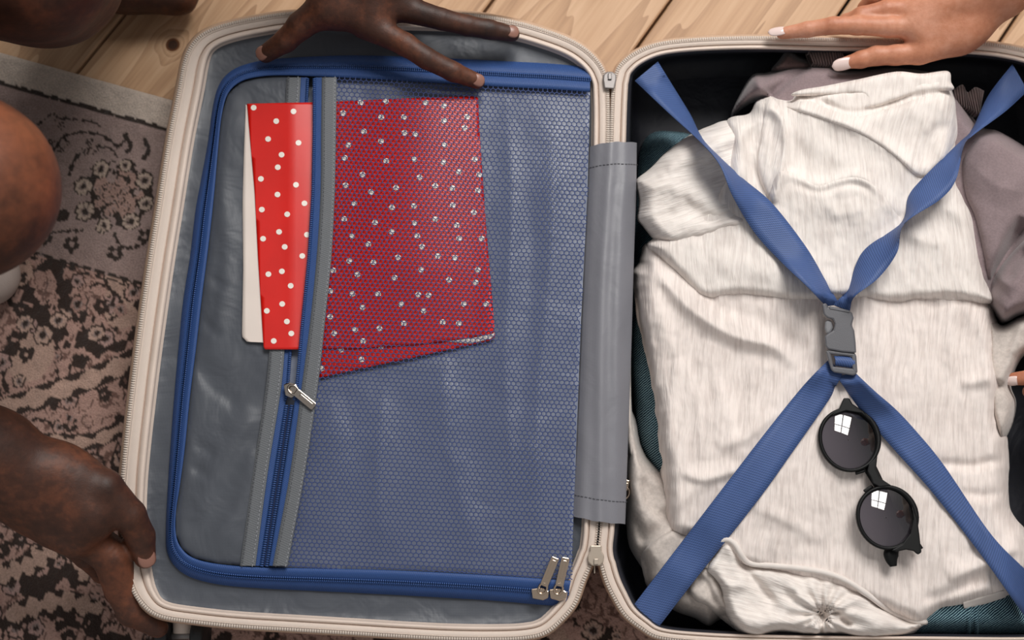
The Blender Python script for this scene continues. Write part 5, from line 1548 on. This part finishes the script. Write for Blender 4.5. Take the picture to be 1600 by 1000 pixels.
f = Field((0.42, -0.42, 0.0), (1.34, 0.62, 1.02), 0.0065)
fcW, sdW, hdW_ = torso_head(f, HIPW, CHW, NKW, HDW, SRW, SLW, (-1, 0, 0))
for s in (-1, 1):
    hp = HIPW + np.array([0.0, s * 0.09, -0.04]); kn = np.array([0.86, s * 0.12 + 0.03, 0.075]); an = np.array([1.24, s * 0.09 + 0.02, 0.06])
    f.chain([np.append(hp, 0.085), np.append(kn, 0.058)], 0.03, 0.05)
    f.chain([np.append(kn, 0.055), np.append(an, 0.036)], 0.02, 0.03)
    f.chain([np.append(an, 0.036), np.append(an + [0.07, 0, -0.02], 0.026)], 0.02, 0.02)
for S1, E1, w1, r1 in ((SRW, ERW, ww3, 0.0265), (SLW, ELW, w23, 0.0265)):
    f.chain([np.append(S1, 0.046), np.append(E1, 0.036)], 0.02, 0.04)
    f.chain([np.append(E1, 0.036), np.append(E1 + (w1 - E1) * 0.4, 0.035), np.append(w1, r1)], 0.02, 0.02)
tonesW = [(ixW[3][:3] + [0, 0, .007], 0.010, -0.12), (thW[3][:3] + [0, 0, .007], 0.010, -0.12), (np.array(J(1440, 20, .155, 1)[:3]), 0.03, 0.22), (thW[4][:3], 0.012, -0.03), (np.array(J(1500, 60, .15, 1)[:3]), 0.03, -0.06)]  # darker knuckles, and a painted highlight on the back of the hand
woman = build_person('person', 'light brown skinned person kneeling at right, pressing a hand with pale nails on case', [f.mesh(5), hW, h2], M['woman'], tonesW)
nail_on(ixW, (-0.1, 0.25, 1), 0.0185, 0.0098, M['woman_nail'], woman, curve=0.4, back=-0.0028)
nail_on(thW, (0.1, -0.55, 1), 0.0215, 0.0114, M['woman_nail'], woman, curve=0.4, back=-0.0028)
nail_on(ix2, (0.0, -0.5, 1), 0.0130, 0.0090, M['woman_nail'], woman, curve=0.4)
f = Field((0.6, -0.4, 0.02), (1.34, 0.6, 0.80), 0.008)
f.cone(HIPW, CHW, 0.13, 0.140, 0.05); f.cone(SLW, SRW, 0.062, 0.062, 0.05); f.cone(CHW, NKW - [0, 0, 0.06], 0.10, 0.066, 0.04)
f.cone(SRW, SRW + (ERW - SRW) * 0.6, 0.060, 0.052, 0.03); f.cone(SLW, SLW + (ELW - SLW) * 0.6, 0.060, 0.052, 0.03)
V, Q = f.mesh(3)
obj('knit_top', V, Q, jersey_mat('pale_knit', 'b9a99c'), woman)
f = Field((0.7, -0.3, 0.0), (1.4, 0.34, 0.40), 0.008)
for s in (-1, 1):
    hp = HIPW + np.array([0.0, s * 0.09, -0.04]); kn = np.array([0.86, s * 0.12 + 0.03, 0.078]); an = np.array([1.24, s * 0.09 + 0.02, 0.064])
    f.cone(hp, kn, 0.098, 0.067, 0.04); f.cone(kn, an, 0.063, 0.045, 0.02)
V, Q = f.mesh(3)
obj('trousers', V, Q, M['denim'], woman)
head_details(woman, fcW, sdW, hdW_, plain('brown_hair', '3a2418', 0.7, 0, 0.6, 200), True)
